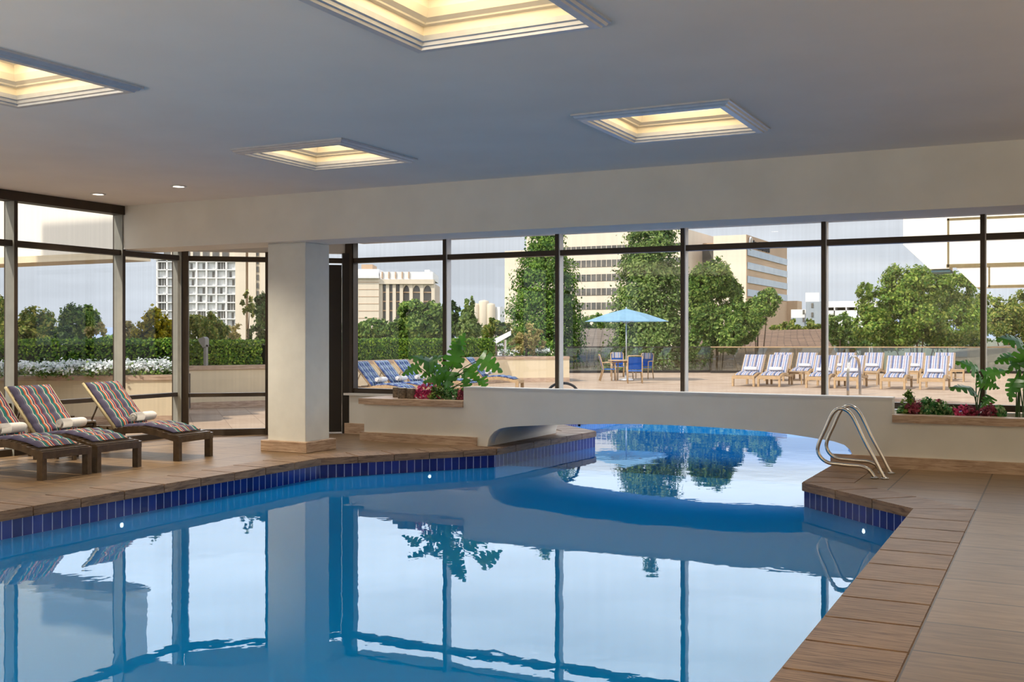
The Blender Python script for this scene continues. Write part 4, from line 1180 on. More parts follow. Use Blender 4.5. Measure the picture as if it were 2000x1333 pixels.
conifer('tall dark green conifer left of the parasol', 1066, 60, -8, [(358,2),(400,14),(455,27),(490,40),(530,50),(600,62),(660,66),(720,70),(800,76)], 42000, .17, L_CONIFER, 61)
conifer('tall broad conifer behind the blue parasol', 1272, 58, -8, [(327,2),(380,18),(420,30),(455,39),(520,54),(590,66),(660,76),(720,82),(800,84)], 48000, .18, L_CONIFER2, 62)
tree('leafy_tree', 'tree with grey green crown right of the broad conifer', 1400, 52, -8, [(1370,560,26,40),(1398,545,30,36),(1425,575,24,30),(1375,620,34,36),(1410,640,38,40),(1365,680,28,34),(1440,600,14,26)], 30000, .15, L_GREEN, 63, 'trees right of the conifers')
tree('leafy_tree', 'leaning leafy branch crown in front of the striped office wing', 1478, 50, -8, [(1500,590,24,24),(1475,610,30,26),(1450,640,30,28),(1425,665,26,24)], 13000, .145, L_GREEN, 64, 'trees right of the conifers')
tree('leafy_tree', 'large spreading maple in front of the hotel wing', 1790, 62, -8, [(1765,560,40,44),(1815,560,44,36),(1860,570,40,34),(1720,600,40,36),(1780,620,60,44),(1850,630,54,44),(1700,640,34,28),(1900,630,30,40),(1745,660,44,24),(1690,570,16,20)], 42000, .19, L_MAPLE, 65, 'maples near the hotel wing')
tree('leafy_tree', 'olive yellow maple at the far right, under the hotel wing', 1975, 72, -8, [(1960,630,40,36),(2000,605,30,36),(1930,600,26,26),(2020,650,50,50)], 15000, .20, L_OLIVE, 66, 'maples near the hotel wing')
tree('leafy_tree', 'bright green low tree between the shingle roof and the maple', 1640, 80, -8, [(1640,635,26,22),(1620,660,22,20),(1665,665,30,20)], 5200, .24, L_GREEN, 67, 'maples near the hotel wing')
for i, (x, y, r, mat, lb) in enumerate([(1160, 628, 24, L_GREEN, 'low green tree behind the parasol, left side'), (1545, 640, 16, L_OLIVE, 'pale young tree right of the striped office wing'),
        (1588, 640, 18, L_OLIVE, 'pale olive tree left of the fourth mullion'), (1520, 645, 14, L_OLIVE, 'small pale tree at the foot of the striped office wing')]):
    tree('leafy_tree', lb, x, 80+i*3, -8, [(x, y, r, r*.8), (x-r*.6, y+10, r*.7, r*.6), (x+r*.6, y+9, r*.7, r*.6)], 2200, .28, mat, 70+i, 'far low trees')
for i, (x, y, r) in enumerate([(30,668,60),(140,668,60),(250,664,50),(700,668,50),(1000,668,50),(1110,668,40),(1190,650,40),(1380,668,60),(1700,664,70),(1850,664,70)]):
    tree('leafy_tree', 'distant low green treetop %s' % ('behind the far left shrubs','behind the second left shrubs','behind the yellow shrub','behind the door post','behind the small conifer','behind the tall conifer','above the grey brown roof','behind the grey green tree','behind the maple','behind the right side of the maple')[i],
         x, 100+i*2, -8, [(x, y, r, 16), (x-r*.5, y+3, r*.6, 14), (x+r*.5, y+4, r*.6, 13)], 3000, .35, L_DARKGREEN if i % 2 else L_GREEN, 90+i, 'distant treetops', trunk_r=.2)

# ground far below the terrace
g = MB().quad([(-900,20,-8),(900,20,-8),(900,2500,-8),(-900,2500,-8)]).build('ground', simple('street_ground', srgb(120,122,98), .95, scale=.05))
structure(g, 'street level ground below the terrace')

# ------------------------------------------------------------------ terrace furniture
def front(px, py, fb, Zb=None): pass
GO = 'striped loungers in the two rows by the glass railing'
LO = None
rows = [(1451,755.3),(1501,756),(1596,758.5),(1652,759.5),(1743,761.2),(1820,762)]
names = ['leftmost front-row', 'second front-row', 'third front-row, behind the wide mullion', 'fourth front-row, behind the steel rail', 'fifth front-row', 'rightmost front-row']
k = 0
for (x, y), nm in zip(rows, names):
    q = P(x, y); lb = 'outdoor striped lounger, %s one' % nm
    if LO is None: LO = lounger(lb, M_TEAK, M_CUSH_OUT, (q.x, q.y, 0), math.radians(-90), 48, .80, GO, .72)
    else: copy_thing(LO, (q.x, q.y, 0), math.radians(-90), lb, GO)
TWO = None
def towel_at(cx, cy, rz, label, group):
    global TWO
    z = .40+.074
    return copy_thing(TW, (cx, cy, z), rz, label, group)
for (x, y), nm in zip(rows, names):
    q = P(x, y); towel_at(q.x, q.y+.95, math.radians(90), 'rolled white towel on the %s outdoor lounger' % nm, 'rolled towels on the right outdoor loungers')
back = [1531,1578,1653,1708,1787,1846]
bn = ['leftmost', 'second', 'third', 'fourth', 'fifth', 'rightmost']
for x, nm in zip(back, bn):
    q = P(x, 689.6, .97); copy_thing(LO, (q.x, q.y-1.6, 0), math.radians(-90), 'outdoor striped lounger, %s of the back row' % nm, GO)
    towel_at(q.x, q.y-.64, math.radians(90), 'rolled white towel on the %s back-row outdoor lounger' % nm, 'rolled towels on the right outdoor loungers')
ST_ = None
for i, (x, Z, lb) in enumerate([(1556, 35.4, 'teak side table between the second and third front outdoor loungers'), (1702, 35.0, 'teak side table between the fourth and fifth front outdoor loungers'),
                                (1781, 36.2, 'teak side table in the gap before the rightmost front outdoor lounger'), (1870, 37.5, 'teak side table at the right end of the outdoor lounger rows')]):
    q = Q(x, Z)
    if ST_ is None: ST_ = side_table(lb, (q.x, q.y, 0), M_TEAK, 0, 'teak side tables on the terrace')
    else: copy_thing(ST_, (q.x, q.y, 0), 0, lb)
# left outdoor group
GL = 'blue plaid loungers in front of the long planter'
def left_lounger(q, lb, rz=0, new=False):
    global LL
    ang, blen = 47, .80; q = Vector(q)
    d = Vector((math.cos(rz), math.sin(rz))); nn = Vector((-d.y, d.x))
    foot = q+d*(1.05+math.cos(math.radians(ang))*blen)+nn*.34
    if new: LL = lounger(lb, M_TEAK, M_CUSH_BLUE, (foot.x, foot.y, 0), rz, ang, blen, GL)
    else: copy_thing(LL, (foot.x, foot.y, 0), rz, lb, GL)
    c = foot-d*.97
    copy_thing(TW, (c.x, c.y, .474), rz, 'rolled white towel, ' + lb.replace('outdoor ', '').replace('blue plaid lounger', 'on the plaid lounger').replace(', foot end in the open', ''), 'rolled towels on the left outdoor loungers')
left_lounger((-15.2, 22.4), 'blue plaid outdoor lounger beside the one cut by the window post', new=True)
left_lounger((-15.2, 21.5), 'blue plaid outdoor lounger cut by the left window post')
left_lounger((-15.2, 23.3), 'blue plaid outdoor lounger directly left of the big plant')
left_lounger((-15.2, 24.7), 'blue plaid outdoor lounger half hidden behind the big plant')
left_lounger(P(908, 700, .95).xy, 'blue plaid outdoor lounger right of the big plant, foot end in the open', math.radians(12))
q = Q(712, 27.2); copy_thing(ST_, (q.x-1.2, q.y, 0), 0, 'teak side table behind the leftmost blue plaid loungers')
q = Q(925, 26.3); side_table('low wide teak table end above the bridge, right of the big plant', (q.x, q.y, 0), M_TEAK, math.radians(27), None, .8, .36)

# parasol, table and chairs
up = P(1223, 744)
t = thing('parasol', 'light blue octagonal parasol over the outdoor dining table', 'parasol', (up.x, up.y, 0), math.radians(10))
m = MB(); rr = 1.52; n = 8; zt, ze = 2.56, 2.10
ring0 = [m.bm.verts.new((rr*math.cos(2*math.pi*i/n), rr*math.sin(2*math.pi*i/n), ze)) for i in range(n)]
mid = [m.bm.verts.new((rr*.5*math.cos(2*math.pi*i/n), rr*.5*math.sin(2*math.pi*i/n), (zt+ze)/2+.03)) for i in range(n)]
mm_ = [m.bm.verts.new((rr*.955*math.cos(2*math.pi*(i+.5)/n)*math.cos(math.pi/n), rr*.955*math.sin(2*math.pi*(i+.5)/n)*math.cos(math.pi/n), ze+.0)) for i in range(n)]
tp = m.bm.verts.new((0,0,zt)); low = [m.bm.verts.new((v.co.x, v.co.y, ze-.07)) for v in ring0]
for i in range(n):
    j = (i+1) % n
    m.bm.faces.new([tp, mid[i], mid[j]]); m.bm.faces.new([mid[i], ring0[i], mm_[i], ]); m.bm.faces.new([mid[i], mm_[i], mid[j]]); m.bm.faces.new([mid[j], mm_[i], ring0[j]])
m.bm.verts.remove(low[0]) if False else None
for v in low: m.bm.verts.remove(v)
bmesh.ops.solidify(m.bm, geom=m.bm.faces[:], thickness=.012)
m.build('canopy', M_UMB, t)
m = MB()
for i in range(n):
    a = 2*math.pi*i/n; MB().tube([(0,0,2.02), (rr*.5*math.cos(a), rr*.5*math.sin(a), (zt+ze)/2-.0), (rr*.97*math.cos(a), rr*.97*math.sin(a), ze-.012)], .009, 5).build('rib', M_POLE, t)
m.bm.free()
MB().tube([(0,0,.0),(0,0,zt)], .022, 12).build('pole', M_POLE, t)
MB().lathe([(.0001,zt-.02),(.03,zt+.0),(.02,zt+.05),(.0001,zt+.06)], 12).build('finial', M_POLE, t)
MB().lathe([(.25,0),(.25,.06),(.06,.09),(.05,.3),(.03,.3)], 20).build('base', M_POLE, t)
tb = thing('dining_table', 'round teak dining table under the blue parasol', 'table', (up.x-.12, up.y-.06, 0))
MB().lathe([(.03,.70),(.50,.70),(.52,.71),(.52,.735),(.50,.74),(.03,.74)], 32).build('tabletop', M_TEAK, tb)
for i in range(4):
    a = math.pi/4+i*math.pi/2
    MB().tube([(.42*math.cos(a),.42*math.sin(a),0),(.38*math.cos(a),.38*math.sin(a),.70)], .025, 8).build('leg', M_TEAK, tb)
    MB().tube([(.05*math.cos(a),.05*math.sin(a),.66),(.38*math.cos(a),.38*math.sin(a),.66)], .018, 6).build('apron', M_TEAK, tb)
def chair(label, x, y, rz, towel_over=False):
    t = thing('dining_chair', label, 'chair', (x, y, 0), rz, 'outdoor chairs around the parasol table')
    W = .24
    for s in (-1, 1):
        MB().tube([(.22,s*W,0),(.20,s*W,.42),(.18,s*W,.63)], .02, 8).build('leg', M_TEAK, t)
        MB().tube([(-.34,s*W,0),(-.22,s*W,.40),(-.27,s*W,.62),(-.36,s*W,.92)], .02, 8).build('leg', M_TEAK, t)
        MB().tube([(.22,s*(W+.01),.64),(.0,s*(W+.02),.655),(-.28,s*(W+.01),.64)], .02, 8).build('armrest', M_TEAK, t)
    m = MB(); m.box((-.24,-W+.01,.40), (.22,W-.01,.425)); m.build('seat', M_SLING, t)
    m = MB()
    q = [(-.225,.46),(-.265,.62),(-.345,.88)]
    vs = [[m.bm.verts.new((a, y_, b)) for y_ in (-W+.02, 0, W-.02)] for a, b in q]
    for r in vs: r[1].co.x -= .03
    for a, b in zip(vs, vs[1:]):
        for i in range(2): m.bm.faces.new([a[i], a[i+1], b[i+1], b[i]])
    bmesh.ops.solidify(m.bm, geom=m.bm.faces[:], thickness=.012)
    m.build('backrest', M_SLING, t)
    MB().tube([(-.36,-W,.92),(-.375,0,.93),(-.36,W,.92)], .018, 8).build('top_rail', M_TEAK, t)
    MB().tube([(.21,-W,.38),(.21,W,.38)], .016, 6).build('front_rail', M_TEAK, t)
    if towel_over:
        m = MB(); m.box((-.04,-.19,0), (-.015,.19,.26)); m.box((.03,-.19,.05), (.05,.19,.26)); m.box((-.04,-.19,.255), (.05,.19,.275))
        c = m.build('draped_towel', M_CUSH_OUT, None)
        c.location = (t.location.x, t.location.y, 0)
        off = Vector((-.345*math.cos(rz), -.345*math.sin(rz), .675)); c.location = Vector((x, y, 0))+off; c.rotation_euler = (0,-.10,rz)
        tag(c, 'striped towel hung over the ' + label, 'towel', 'towels on the outdoor chairs')
    return t
def ch_at(px, py, lookat, label, tw): 
    q = P(px, py); d = Vector(lookat)-Vector((q.x, q.y)); chair(label, q.x, q.y, math.atan2(d.y, d.x), tw)
tc2 = (up.x-.12, up.y-.06)
ch_at(1190, 744, tc2, 'blue sling chair at the left of the parasol table', False)
ch_at(1206, 736.5, tc2, 'outdoor chair behind the parasol table', True)
ch_at(1240, 748.5, (up.x-.2, up.y+1.2), 'blue sling chair in front of the parasol table, its back to the windows', False)
ch_at(1258, 740, tc2, 'outdoor chair at the right of the parasol table', True)

# glass railing
def railing(label, a, b, h, panels, capmat, post=True):
    t = thing('glass_railing', None, None); structure(t, label)
    a, b = Vector(a), Vector(b); e = (b-a).normalized(); L = (b-a).length; ang = math.atan2(e.y, e.x)
    t.location = (a.x, a.y, 0); t.rotation_euler = (0,0,ang)
    MB().box((0,-.03,h-.03), (L,.03,h+.012)).build('handrail', capmat, t)
    MB().box((0,-.05,0), (L,.05,.10)).build('kerb', M_GASKET, t)
    for i in range(panels): MB().box((L*i/panels+.012,-.006,.10), (L*(i+1)/panels-.012,.006,h-.03)).build('glass_panel', M_RAILGLASS, t)
    return t
railing('dark capped glass railing behind the parasol', P(1105,729).xy, P(1388,728).xy, 1.12, 6, M_GASKET)
railing('pale capped glass railing behind the outdoor loungers', P(1388,728.8,0).xy, Q(2150, 45.5).xy, 1.12, 9, M_TEAK)
def path_light(label, c):
    t = thing('path_light', label, 'light', c, 0, 'grey path lights on the planter walls')
    MB().box((-.035,-.035,0), (.035,.035,.46)).build('post', M_LAMPPOST, t)
    MB().prism([(-.035,.40),(.035,.42),(.035,.60),(-.02,.64),(-.16,.60),(-.16,.54)], -.06, .06, 'y').build('head', M_LAMPPOST, t)
q = Q(402, 23.75, H2); path_light('grey path light on the planter cap before the hedge, through the angled window', (q.x, q.y, H2-.005))
q = Q(876, 34.75, H3); path_light('grey path light on the long planter beside a window mullion', (q.x, q.y, H3-.005))

# ------------------------------------------------------------------ BUILDINGS
def bth(name, label, loc, cat='building', group=None): return thing(name, label, cat, loc, 0, group)
# striped office block, aligned with the pool building
def office():
    Za = 285.0
    c0 = Q(1340, 265.0); t = bth('office_block', 'large cream office block with dark ribbon windows behind the conifers', (c0.x, c0.y, -8))
    s_ = lambda px, Z: (Q(px, Z).x-c0.x, Q(px, Z).y-c0.y)
    zt = zat(447, 265)+8
    vA = Vector((1, 0))                                 # facade runs along the building's own axis
    xl = -Vector((s_(1022, 283))).length
    B = lambda lo, hi, n, m: MB().box(lo, hi).build(n, m, t)
    B((xl,0,0), (0,40,zt), 'wall', M_OFFICE); B((xl-9.5,6,0), (xl,40,zt-3.2), 'side_wing', M_OFFICE)
    fp = 28/FP*272; z0 = zat(604, 272)+8
    for i in range(6):
        z = z0+i*fp
        if z+2 > zt-1: break
        m = B((-42.5,-.15,z), (-.6,.2,z+1.75), 'window_band', M_DARKGLASS)
        g = MB()
        for k in range(30): g.box((-42+k*1.4,-.22,z), (-41.86+k*1.4,0,z+1.75))
        o = g.build('mullions', M_OFFICE, m)
    for i in range(3): B((xl+3+i*9, 4, zt), (xl+8+i*9, 9, zt+1.1), 'roof_unit', M_GREYB)
    # recessed glazed link
    k1 = Vector(s_(1342, 272)); 
    B((.1,14,0), (12,40,zt-2.5), 'link', M_OFFICE2)
    q1, q2 = s_(1358, 280), s_(1400, 272)
    B((q1[0]+.5,13.6,4), (q2[0]+1,14.1,zt-3.4), 'link_glazing', M_DARKGLASS)
    # projecting block with the banded side
    a = s_(1400, 268); b = s_(1457, 262)
    zb = zat(458.5, 262)+8
    y0 = b[1]; xr_ = b[0]; xl2 = xr_-Vector(a).xy.__sub__(Vector(b)).length if False else xr_-8.1
    depth = 44.0
    B((xl2,y0,0), (xr_,y0+depth,zb), 'tower', M_OFFICE)
    B((xr_,y0+.02,0), (xr_+.15,y0+depth,zb), 'tower_shaded_side', M_OFFICE2)  # side turned from the sun, its shade put into the browner colour
    fl = (zat(487, 264)-zat(513, 264))
    for i, yy in enumerate((497, 524, 551, 577)):
        z1 = zat(yy-12, 262)+8
        B((xr_+.1,y0+.6,z1-fl*.52), (xr_+.45,y0+depth-.8,z1), 'side_window_band', M_BLUEGLASS)
    B((xr_-.2,y0+depth,0), (xr_+3,y0+depth+6,zat(588, 300)+8), 'low_wing', M_OFFICE2)
    # round emblem and dark lettering-like sign strip high on the side
    m = MB()
    R = Matrix.Rotation(math.pi/2, 4, 'Y')
    m.tube([(xr_+.5, y0+2.6+1.2*math.cos(q*math.pi/8), zb-2.0+1.5*math.sin(q*math.pi/8)) for q in range(17)], .22, 6)
    m.build('round_emblem', M_WHITE, t)
    for k in range(9):
        y = y0+5.2+k*2.0
        m = MB().box((xr_+.2, y, zb-2.9), (xr_+.5, y+.35, zb-1.2)).box((xr_+.2, y+.9, zb-2.9), (xr_+.5, y+1.25, zb-1.2+(.3 if k % 3 == 0 else 0)))
        m.box((xr_+.2, y, zb-(2.9 if k % 2 else 2.1)), (xr_+.5, y+1.2, zb-(2.6 if k % 2 else 1.8))); m.build('sign_letter', M_GASKET, t)
office()
def apartment():
    Z = 300.0; k = Z/FP
    c = Q(305, Z); t = bth('apartment_tower', 'tall pale apartment tower with a grid of balcony windows, seen through the left windows', (c.x, c.y, -8))
    t.rotation_euler = (0,0,TH)                          # it faces the pool building
    X = lambda px: (px-305)*k; ZZ = lambda py: zat(py, Z)+8
    B = lambda lo, hi, n, m, p=None: MB().box(lo, hi).build(n, m, p or t)
    B((0,1.4,0), (X(462),18,ZZ(503)), 'wall', M_BWHITE)
    B((X(309),5,ZZ(503)), (X(458),16,ZZ(478)), 'penthouse', M_APT)
    B((-.5,-.3,ZZ(508)), (X(462),3,ZZ(502)), 'cornice', M_BWHITE)
    cols = [305+i*19.3 for i in range(9)]
    for i, x in enumerate(cols): B((X(x),0,0), (X(x)+.42,1.6,ZZ(503)), 'pier', M_BWHITE)
    rows_ = [511+i*16.0 for i in range(10)]
    R = random.Random(3)
    for j, y in enumerate(rows_):
        B((0,0,ZZ(y)-.18), (X(460),1.6,ZZ(y)+.12), 'floor_slab', M_BWHITE)
        for i in range(8):
            x0, x1 = X(cols[i])+.5, X(cols[i+1])-.1; z1, z0_ = ZZ(y)-.2, ZZ(y+16)+.15
            dark = R.random() < .28
            w_ = MB().box((x0,1.1,z0_), (x1,1.35,z1)).build('window', M_DARKGLASS if dark else M_PALEGLASS, t)
            if not dark and R.random() < .5:
                xx = x0+(x1-x0)*R.uniform(.1,.6); MB().box((xx,1.0,z0_), (xx+(x1-x0)*.3,1.12,z1-.3)).build('open_pane', M_DARKGLASS, w_)
            else:
                g = MB()
                for q in (1,2): g.box((x0+(x1-x0)*q/3-.07,1.0,z0_), (x0+(x1-x0)*q/3+.07,1.12,z1))
                g.build('mullions', M_BWHITE, w_)
    for i in range(7):
        B((X(cols[i]+4),4.8,ZZ(499)), (X(cols[i]+17),5.05,ZZ(482)), 'penthouse_window', M_DARKGLASS)
    B((X(460),-.2,0), (X(480),18,ZZ(470)), 'stair_wall', M_APT)
    B((X(480),1.2,0), (X(485),18,ZZ(466)), 'recess', M_OFFICE2)
    B((X(485),-.2,0), (X(500),18,ZZ(462)), 'stair_wall', M_APT)
    B((X(500),.4,0), (X(509),18,ZZ(462)), 'recess', M_APT)
    for j in range(8): B((X(501),.2,ZZ(500+j*16)), (X(505),.5,ZZ(489+j*16)), 'slot_window', M_DARKGLASS)
    B((X(509),-.2,0), (X(545),18,ZZ(470)), 'end_wall', M_APT)
apartment()
def arched():
    Z = 150.0; k = Z/FP
    c = Q(700, Z); t = bth('arched_office', 'cream building with tall arched windows behind the green trees', (c.x, c.y, -8))
    t.rotation_euler = (0,0,TH)
    X = lambda px: (px-700)*k; ZZ = lambda py: zat(py, Z)+8
    B = lambda lo, hi, n, m, p=None: MB().box(lo, hi).build(n, m, p or t)
    B((X(640),0,0), (X(740),14,ZZ(541)), 'left_wall', M_APT)
    for yy in range(552, 640, 14): B((X(700),-.06,ZZ(yy)), (X(740),0,ZZ(yy)+.06), 'joint', M_OFFICE2)
    B((X(640),-.6,ZZ(544)), (X(741),0,ZZ(539)), 'left_cornice', M_BWHITE)
    B((X(640),1,ZZ(541)), (X(738),13,ZZ(525)), 'left_parapet', M_BWHITE)
    B((X(658),-.1,ZZ(640)), (X(663),0,ZZ(545)), 'brown_panel', M_OFFICE2)
    B((X(740),1.2,0), (X(846),14,ZZ(552)), 'glazing', M_DARKGLASS)
    B((X(740),.0,ZZ(555)), (X(847),3,ZZ(546)), 'upper_band', M_APT)
    B((X(741),.4,ZZ(546)), (X(845),12,ZZ(531)), 'parapet', M_BWHITE)
    for i in range(5): B((X(745+i*13),.2,ZZ(544)), (X(747+i*13),.42,ZZ(531)), 'parapet_slot', M_OFFICE2)
    for x in (740, 753, 766, 780, 799, 820, 842): B((X(x),.4,0), (X(x)+.45,1.4,ZZ(552)), 'pier', M_APT)
    for yy in (572, 590, 608): B((X(740),.8,ZZ(yy)), (X(846),1.3,ZZ(yy)+.18), 'spandrel', M_OFFICE2)
    for x0, x1 in ((781,799),(800,820),(821,842)):       # arched heads
        a, b = X(x0)+.4, X(x1); r = (b-a)/2; m_ = (a+b)/2; z = ZZ(556)
        pts = [(a, z+.3), (a, z-1.0)]+[(m_+r*math.cos(math.pi-q*math.pi/10), z-1.0+.9*math.sin(q*math.pi/10)) for q in range(11)]+[(b, z+.3)]
        MB().prism(pts, .5, 1.25, 'y').build('arch_head', M_APT, t)
    B((X(826),3,ZZ(531)), (X(836),8,ZZ(525)), 'roof_unit', M_BWHITE)
    B((X(700),3,ZZ(525)), (X(722),8,ZZ(514)), 'roof_unit', M_OFFICE2)
arched()
# silo cluster far away
c = Q(945, 420); t = bth('silo_cluster', 'pale cylindrical silo towers far away in the second bay', (c.x, c.y, -8), 'silo')
for dx, r, py in ((-3.2, 1.9, 592), (0, 2.0, 586), (2.6, 1.8, 592)):
    h = zat(py, 420)+8; MB().lathe([(r,0),(r,h-1),(r*.9,h-.4),(.0001,h)], 14, (dx,dx*.3,0)).build('silo', M_APT, t)
MB().box((-6,2,0), (6,6,zat(600, 420)+8)).build('wall', M_BWHITE, t)
# white and grey houses beside the office wing
c = Q(1545, 190); t = bth('white_house', 'small white and grey building right of the office wing', (c.x, c.y, -8)); t.rotation_euler = (0,0,TH*.4)
k = 190/FP; ZZ = lambda py: zat(py, 190)+8
MB().box((0,0,0), (28*k,9,ZZ(605))).build('white_wall', M_BWHITE, t); MB().box((0,-.1,0), (28*k,0,ZZ(605)-16*k)).build('grey_front', M_GREYB, t)
MB().box((28*k,-.6,0), (58*k,9,ZZ(590))).build('grey_wall', M_GREYB, t); MB().box((27*k,1,ZZ(590)), (53*k,8,ZZ(572))).build('roof_room', M_BWHITE, t)
for x, y in ((22,615),(22,630),(38,602),(38,620)): MB().box((x*k,-.75,ZZ(y)), ((x+4)*k,-.55,ZZ(y-9))).build('window', M_DARKGLASS, t)
c = Q(1606, 200); t = bth('parking_deck', 'white parking structure glimpsed left of the maple', (c.x, c.y, -8)); k = 200/FP; ZZ = lambda py: zat(py, 200)+8
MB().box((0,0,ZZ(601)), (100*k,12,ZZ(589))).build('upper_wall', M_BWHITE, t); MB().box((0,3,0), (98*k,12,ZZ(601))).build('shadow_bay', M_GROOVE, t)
for i in range(5): MB().box((i*22*k,0,0), ((i*22+2)*k,3,ZZ(601))).build('pillar', M_BWHITE, t)
MB().box((0,0,ZZ(640)), (100*k,2,ZZ(607))).build('lower_wall', M_BWHITE, t)
# shingle roofed houses just below the terrace
def roof_house(label, eave_l, eave_r, ridge_l, ridge_r, mat, thick=.3):
    """roof plane through four surveyed points, with a gable wall down to the ground behind"""
    a, b, c, d = (Vector(p) for p in (eave_l, eave_r, ridge_r, ridge_l))
    o = a.lerp(b, .5); t = bth('shingle_roof_house', label, (o.x, o.y, -8), 'house', 'shingle roofed houses beyond the railing')
    S = Vector((o.x, o.y, -8)); P4 = [p-S for p in (a, b, c, d)]
    L = (b-a).length; H = (d-a).length
    m = MB(); uv = [(0,0),(L,0),(L,H),(0,H)]
    m.quad([P4[0],P4[1],P4[2],P4[3]], uv)
    bk = [P4[3], P4[2], P4[2]+(P4[2]-P4[1])*Vector((1,1,0))+Vector((0,0,P4[1].z-P4[2].z)), P4[3]+(P4[3]-P4[0])*Vector((1,1,0))+Vector((0,0,P4[0].z-P4[3].z))]
    m.quad(bk, uv); bmesh.ops.remove_doubles(m.bm, verts=m.bm.verts[:], dist=.001)
    bmesh.ops.solidify(m.bm, geom=m.bm.faces[:], thickness=thick)
    m.build('roof', mat, t)
    m = MB(); i0 = [P4[0], P4[1], bk[2], bk[3]]; cc = sum(i0, Vector())/4
    q = [cc+(p-cc)*.95 for p in i0]; 
    zt_ = min(p.z for p in i0)-.2
    vs0 = [m.bm.verts.new((p.x,p.y,0)) for p in q]; vs1 = [m.bm.verts.new((p.x,p.y,zt_)) for p in q]
    for i in range(4): m.bm.faces.new([vs0[i], vs0[(i+1)%4], vs1[(i+1)%4], vs1[i]])
    m.bm.faces.new(vs1)
    m.build('wall', M_OFFICE2, t)
roof_house('grey brown shingled roof behind the parasol', Q(1070, 56, zat(738, 56)), Q(1260, 56, zat(738, 56)), Q(1110, 75, zat(642, 75)), Q(1262, 75, zat(642, 75)), M_SHING2)
roof_house('brown shingled roof ending in a gable behind the front loungers', Q(1330, 58, zat(735, 58)), Q(1655, 56, zat(728, 56)), Q(1380, 74, zat(648, 74)), Q(1606, 72, zat(643, 72)), M_SHING)
roof_house('wide shingled roof rising toward the right photo edge', Q(1660, 56, zat(742, 56)), Q(2080, 54, zat(752, 54)), Q(1890, 68, zat(680, 68)), Q(2130, 66, zat(664, 66)), M_SHING2)
# bright canopy fragment left of the bronze shrub
c = Q(980, 44, 0); t = bth('white_awning', 'white sloping awning strip above the hedge, left of the bronze shrub', (c.x, c.y, -8), 'awning'); k = 44/FP
A_ = [Q(962, 44, zat(664, 44)), Q(998, 44, zat(646, 44)), Q(998, 44, zat(655, 44)), Q(965, 44, zat(674, 44))]
m = MB(); S = Vector((c.x, c.y, -8)); v0 = [m.bm.verts.new(p-S) for p in A_]; v1 = [m.bm.verts.new(p-S+Vector((-ST,CT,0))*1.5) for p in A_]
m.bm.faces.new(v0); m.bm.faces.new(v1[::-1])
for i in range(4): m.bm.faces.new([v0[i], v0[(i+1)%4], v1[(i+1)%4], v1[i]])
m.build('canopy', M_WHITE, t); MB().box((-.36,.9,0), (-.30,1.0,(A_[0]-S).z)).build('post', M_WHITE, t)

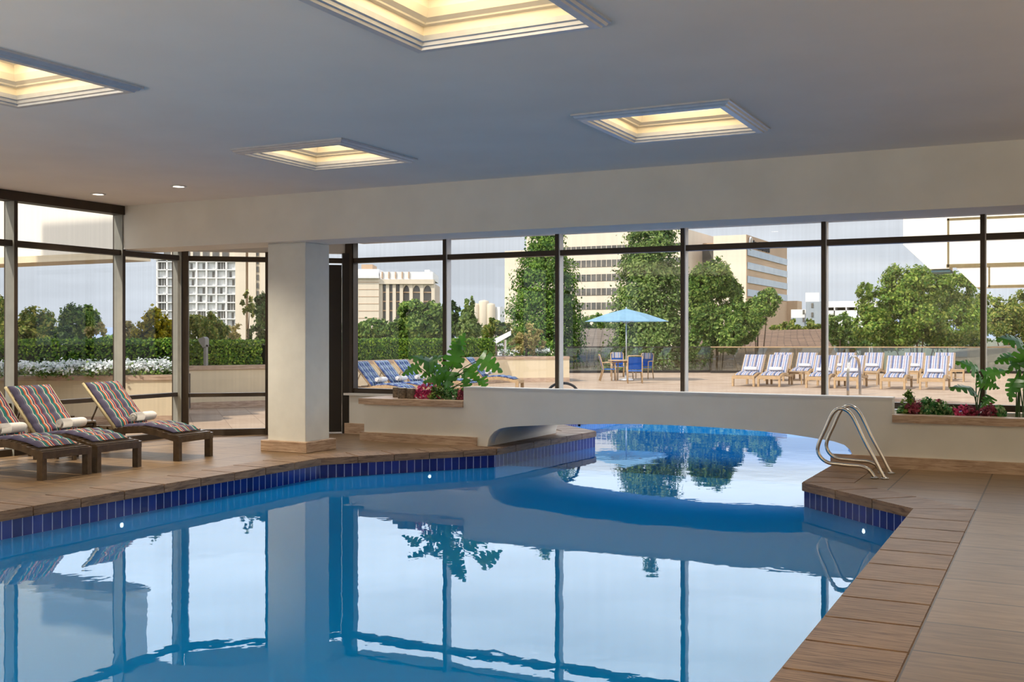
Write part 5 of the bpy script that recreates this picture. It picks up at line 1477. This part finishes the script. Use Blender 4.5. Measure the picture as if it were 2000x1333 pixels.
# hotel wing with bevelled storeys at the upper right
def hotel_wing():
    yv = 46.0; o = V(1900, 560, yv); t = bth('hotel_wing', 'white hotel wing with slanted corners at the upper right', (o.x, yv, 0))
    def xz(px, py): q = V(px, py, yv); return (q.x-o.x, q.z)
    far = xz(2400, 500)[0]
    up_ = [xz(1764,300), xz(1764,478), xz(1816,526), xz(1854,525), (xz(1854,525)[0], xz(1854,517)[1]), (far, xz(1854,517)[1]), (far, xz(1764,300)[1])]
    MB().prism(up_, 0, 1.6, 'y').build('upper_storey', M_HOTEL, t)
    lw_ = [(xz(1866,518)[0], xz(1866,518)[1]+.05), xz(1868,524), xz(1906,561), (xz(1932,560)[0], xz(1906,561)[1]), (far, xz(1906,561)[1]), (far, xz(1866,518)[1]+.05)]
    MB().prism(lw_, .03, 1.6, 'y').build('lower_storey', M_HOTEL, t)
    G = lambda a, b, w=.035, n='groove', y=-.012: MB().box((min(a[0],b[0])-w,y,min(a[1],b[1])-w), (max(a[0],b[0])+w,y+.02,max(a[1],b[1])+w)).build(n, M_GROOVE, t)
    g1, g2 = xz(1852,429), xz(1852,520)
    G(g1, g2); G(g1, (far, g1[1]), .045); G(g2, (far, g2[1]), .07)
    h1, h2 = xz(1932,520), xz(1932,560); G(h1, h2, .03, y=.018); G(h2, (far, h2[1]), .05, y=.018)
    MB().box((xz(1818,527)[0],.1,xz(1818,527)[1]-.10), (xz(1856,527)[0],1.5,xz(1818,527)[1]-.02)).build('soffit', M_TEAL, t)
    MB().box((far-6,.6,-8), (far,11,xz(1906,561)[1])).build('support_wall', M_HOTEL, t)
hotel_wing()
# hotel body left of the pool hall, seen through the clerestory
def hotel_left():
    t = bth('hotel_tower', 'cream hotel tower wall overhanging the terrace, seen through the upper left panes', (-20, 16, 0))
    L = lambda lo, hi, n, m: MB().box(tuple(a-b for a, b in zip(lo, (-20,16,0))), tuple(a-b for a, b in zip(hi, (-20,16,0)))).build(n, m, t)
    L((-40,16,3.30), (-17.0,16.7,6.5), 'upper_wall', M_HOTEL)
    L((-40,15.9,3.16), (-17.0,16.8,3.30), 'edge_trim', M_STUCCO)
    L((-40,10,0), (-38,16.7,6.5), 'support_wall', M_HOTEL)
    L((-22.5,-6,-8), (-19.8,8,12), 'shade_caster_block', M_HOTEL)  # unseen block added to cast the slanting shade on wall and planter
hotel_left()
# distant hills, the air's haze painted in as pale blue
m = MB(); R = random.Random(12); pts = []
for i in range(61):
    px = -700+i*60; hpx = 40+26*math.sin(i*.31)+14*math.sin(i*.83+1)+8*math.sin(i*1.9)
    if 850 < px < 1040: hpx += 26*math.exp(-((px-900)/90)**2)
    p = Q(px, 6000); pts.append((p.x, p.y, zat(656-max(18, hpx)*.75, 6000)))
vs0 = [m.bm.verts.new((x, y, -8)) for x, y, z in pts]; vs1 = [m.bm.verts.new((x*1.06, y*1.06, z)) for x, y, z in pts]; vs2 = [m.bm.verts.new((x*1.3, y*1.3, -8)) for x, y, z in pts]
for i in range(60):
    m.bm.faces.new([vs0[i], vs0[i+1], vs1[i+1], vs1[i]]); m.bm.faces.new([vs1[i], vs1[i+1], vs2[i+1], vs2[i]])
structure(m.build('distant_hills', simple('haze_tinted_hills', srgb(150,166,190), .95, scale=.001)), 'hazy blue hills on the horizon')
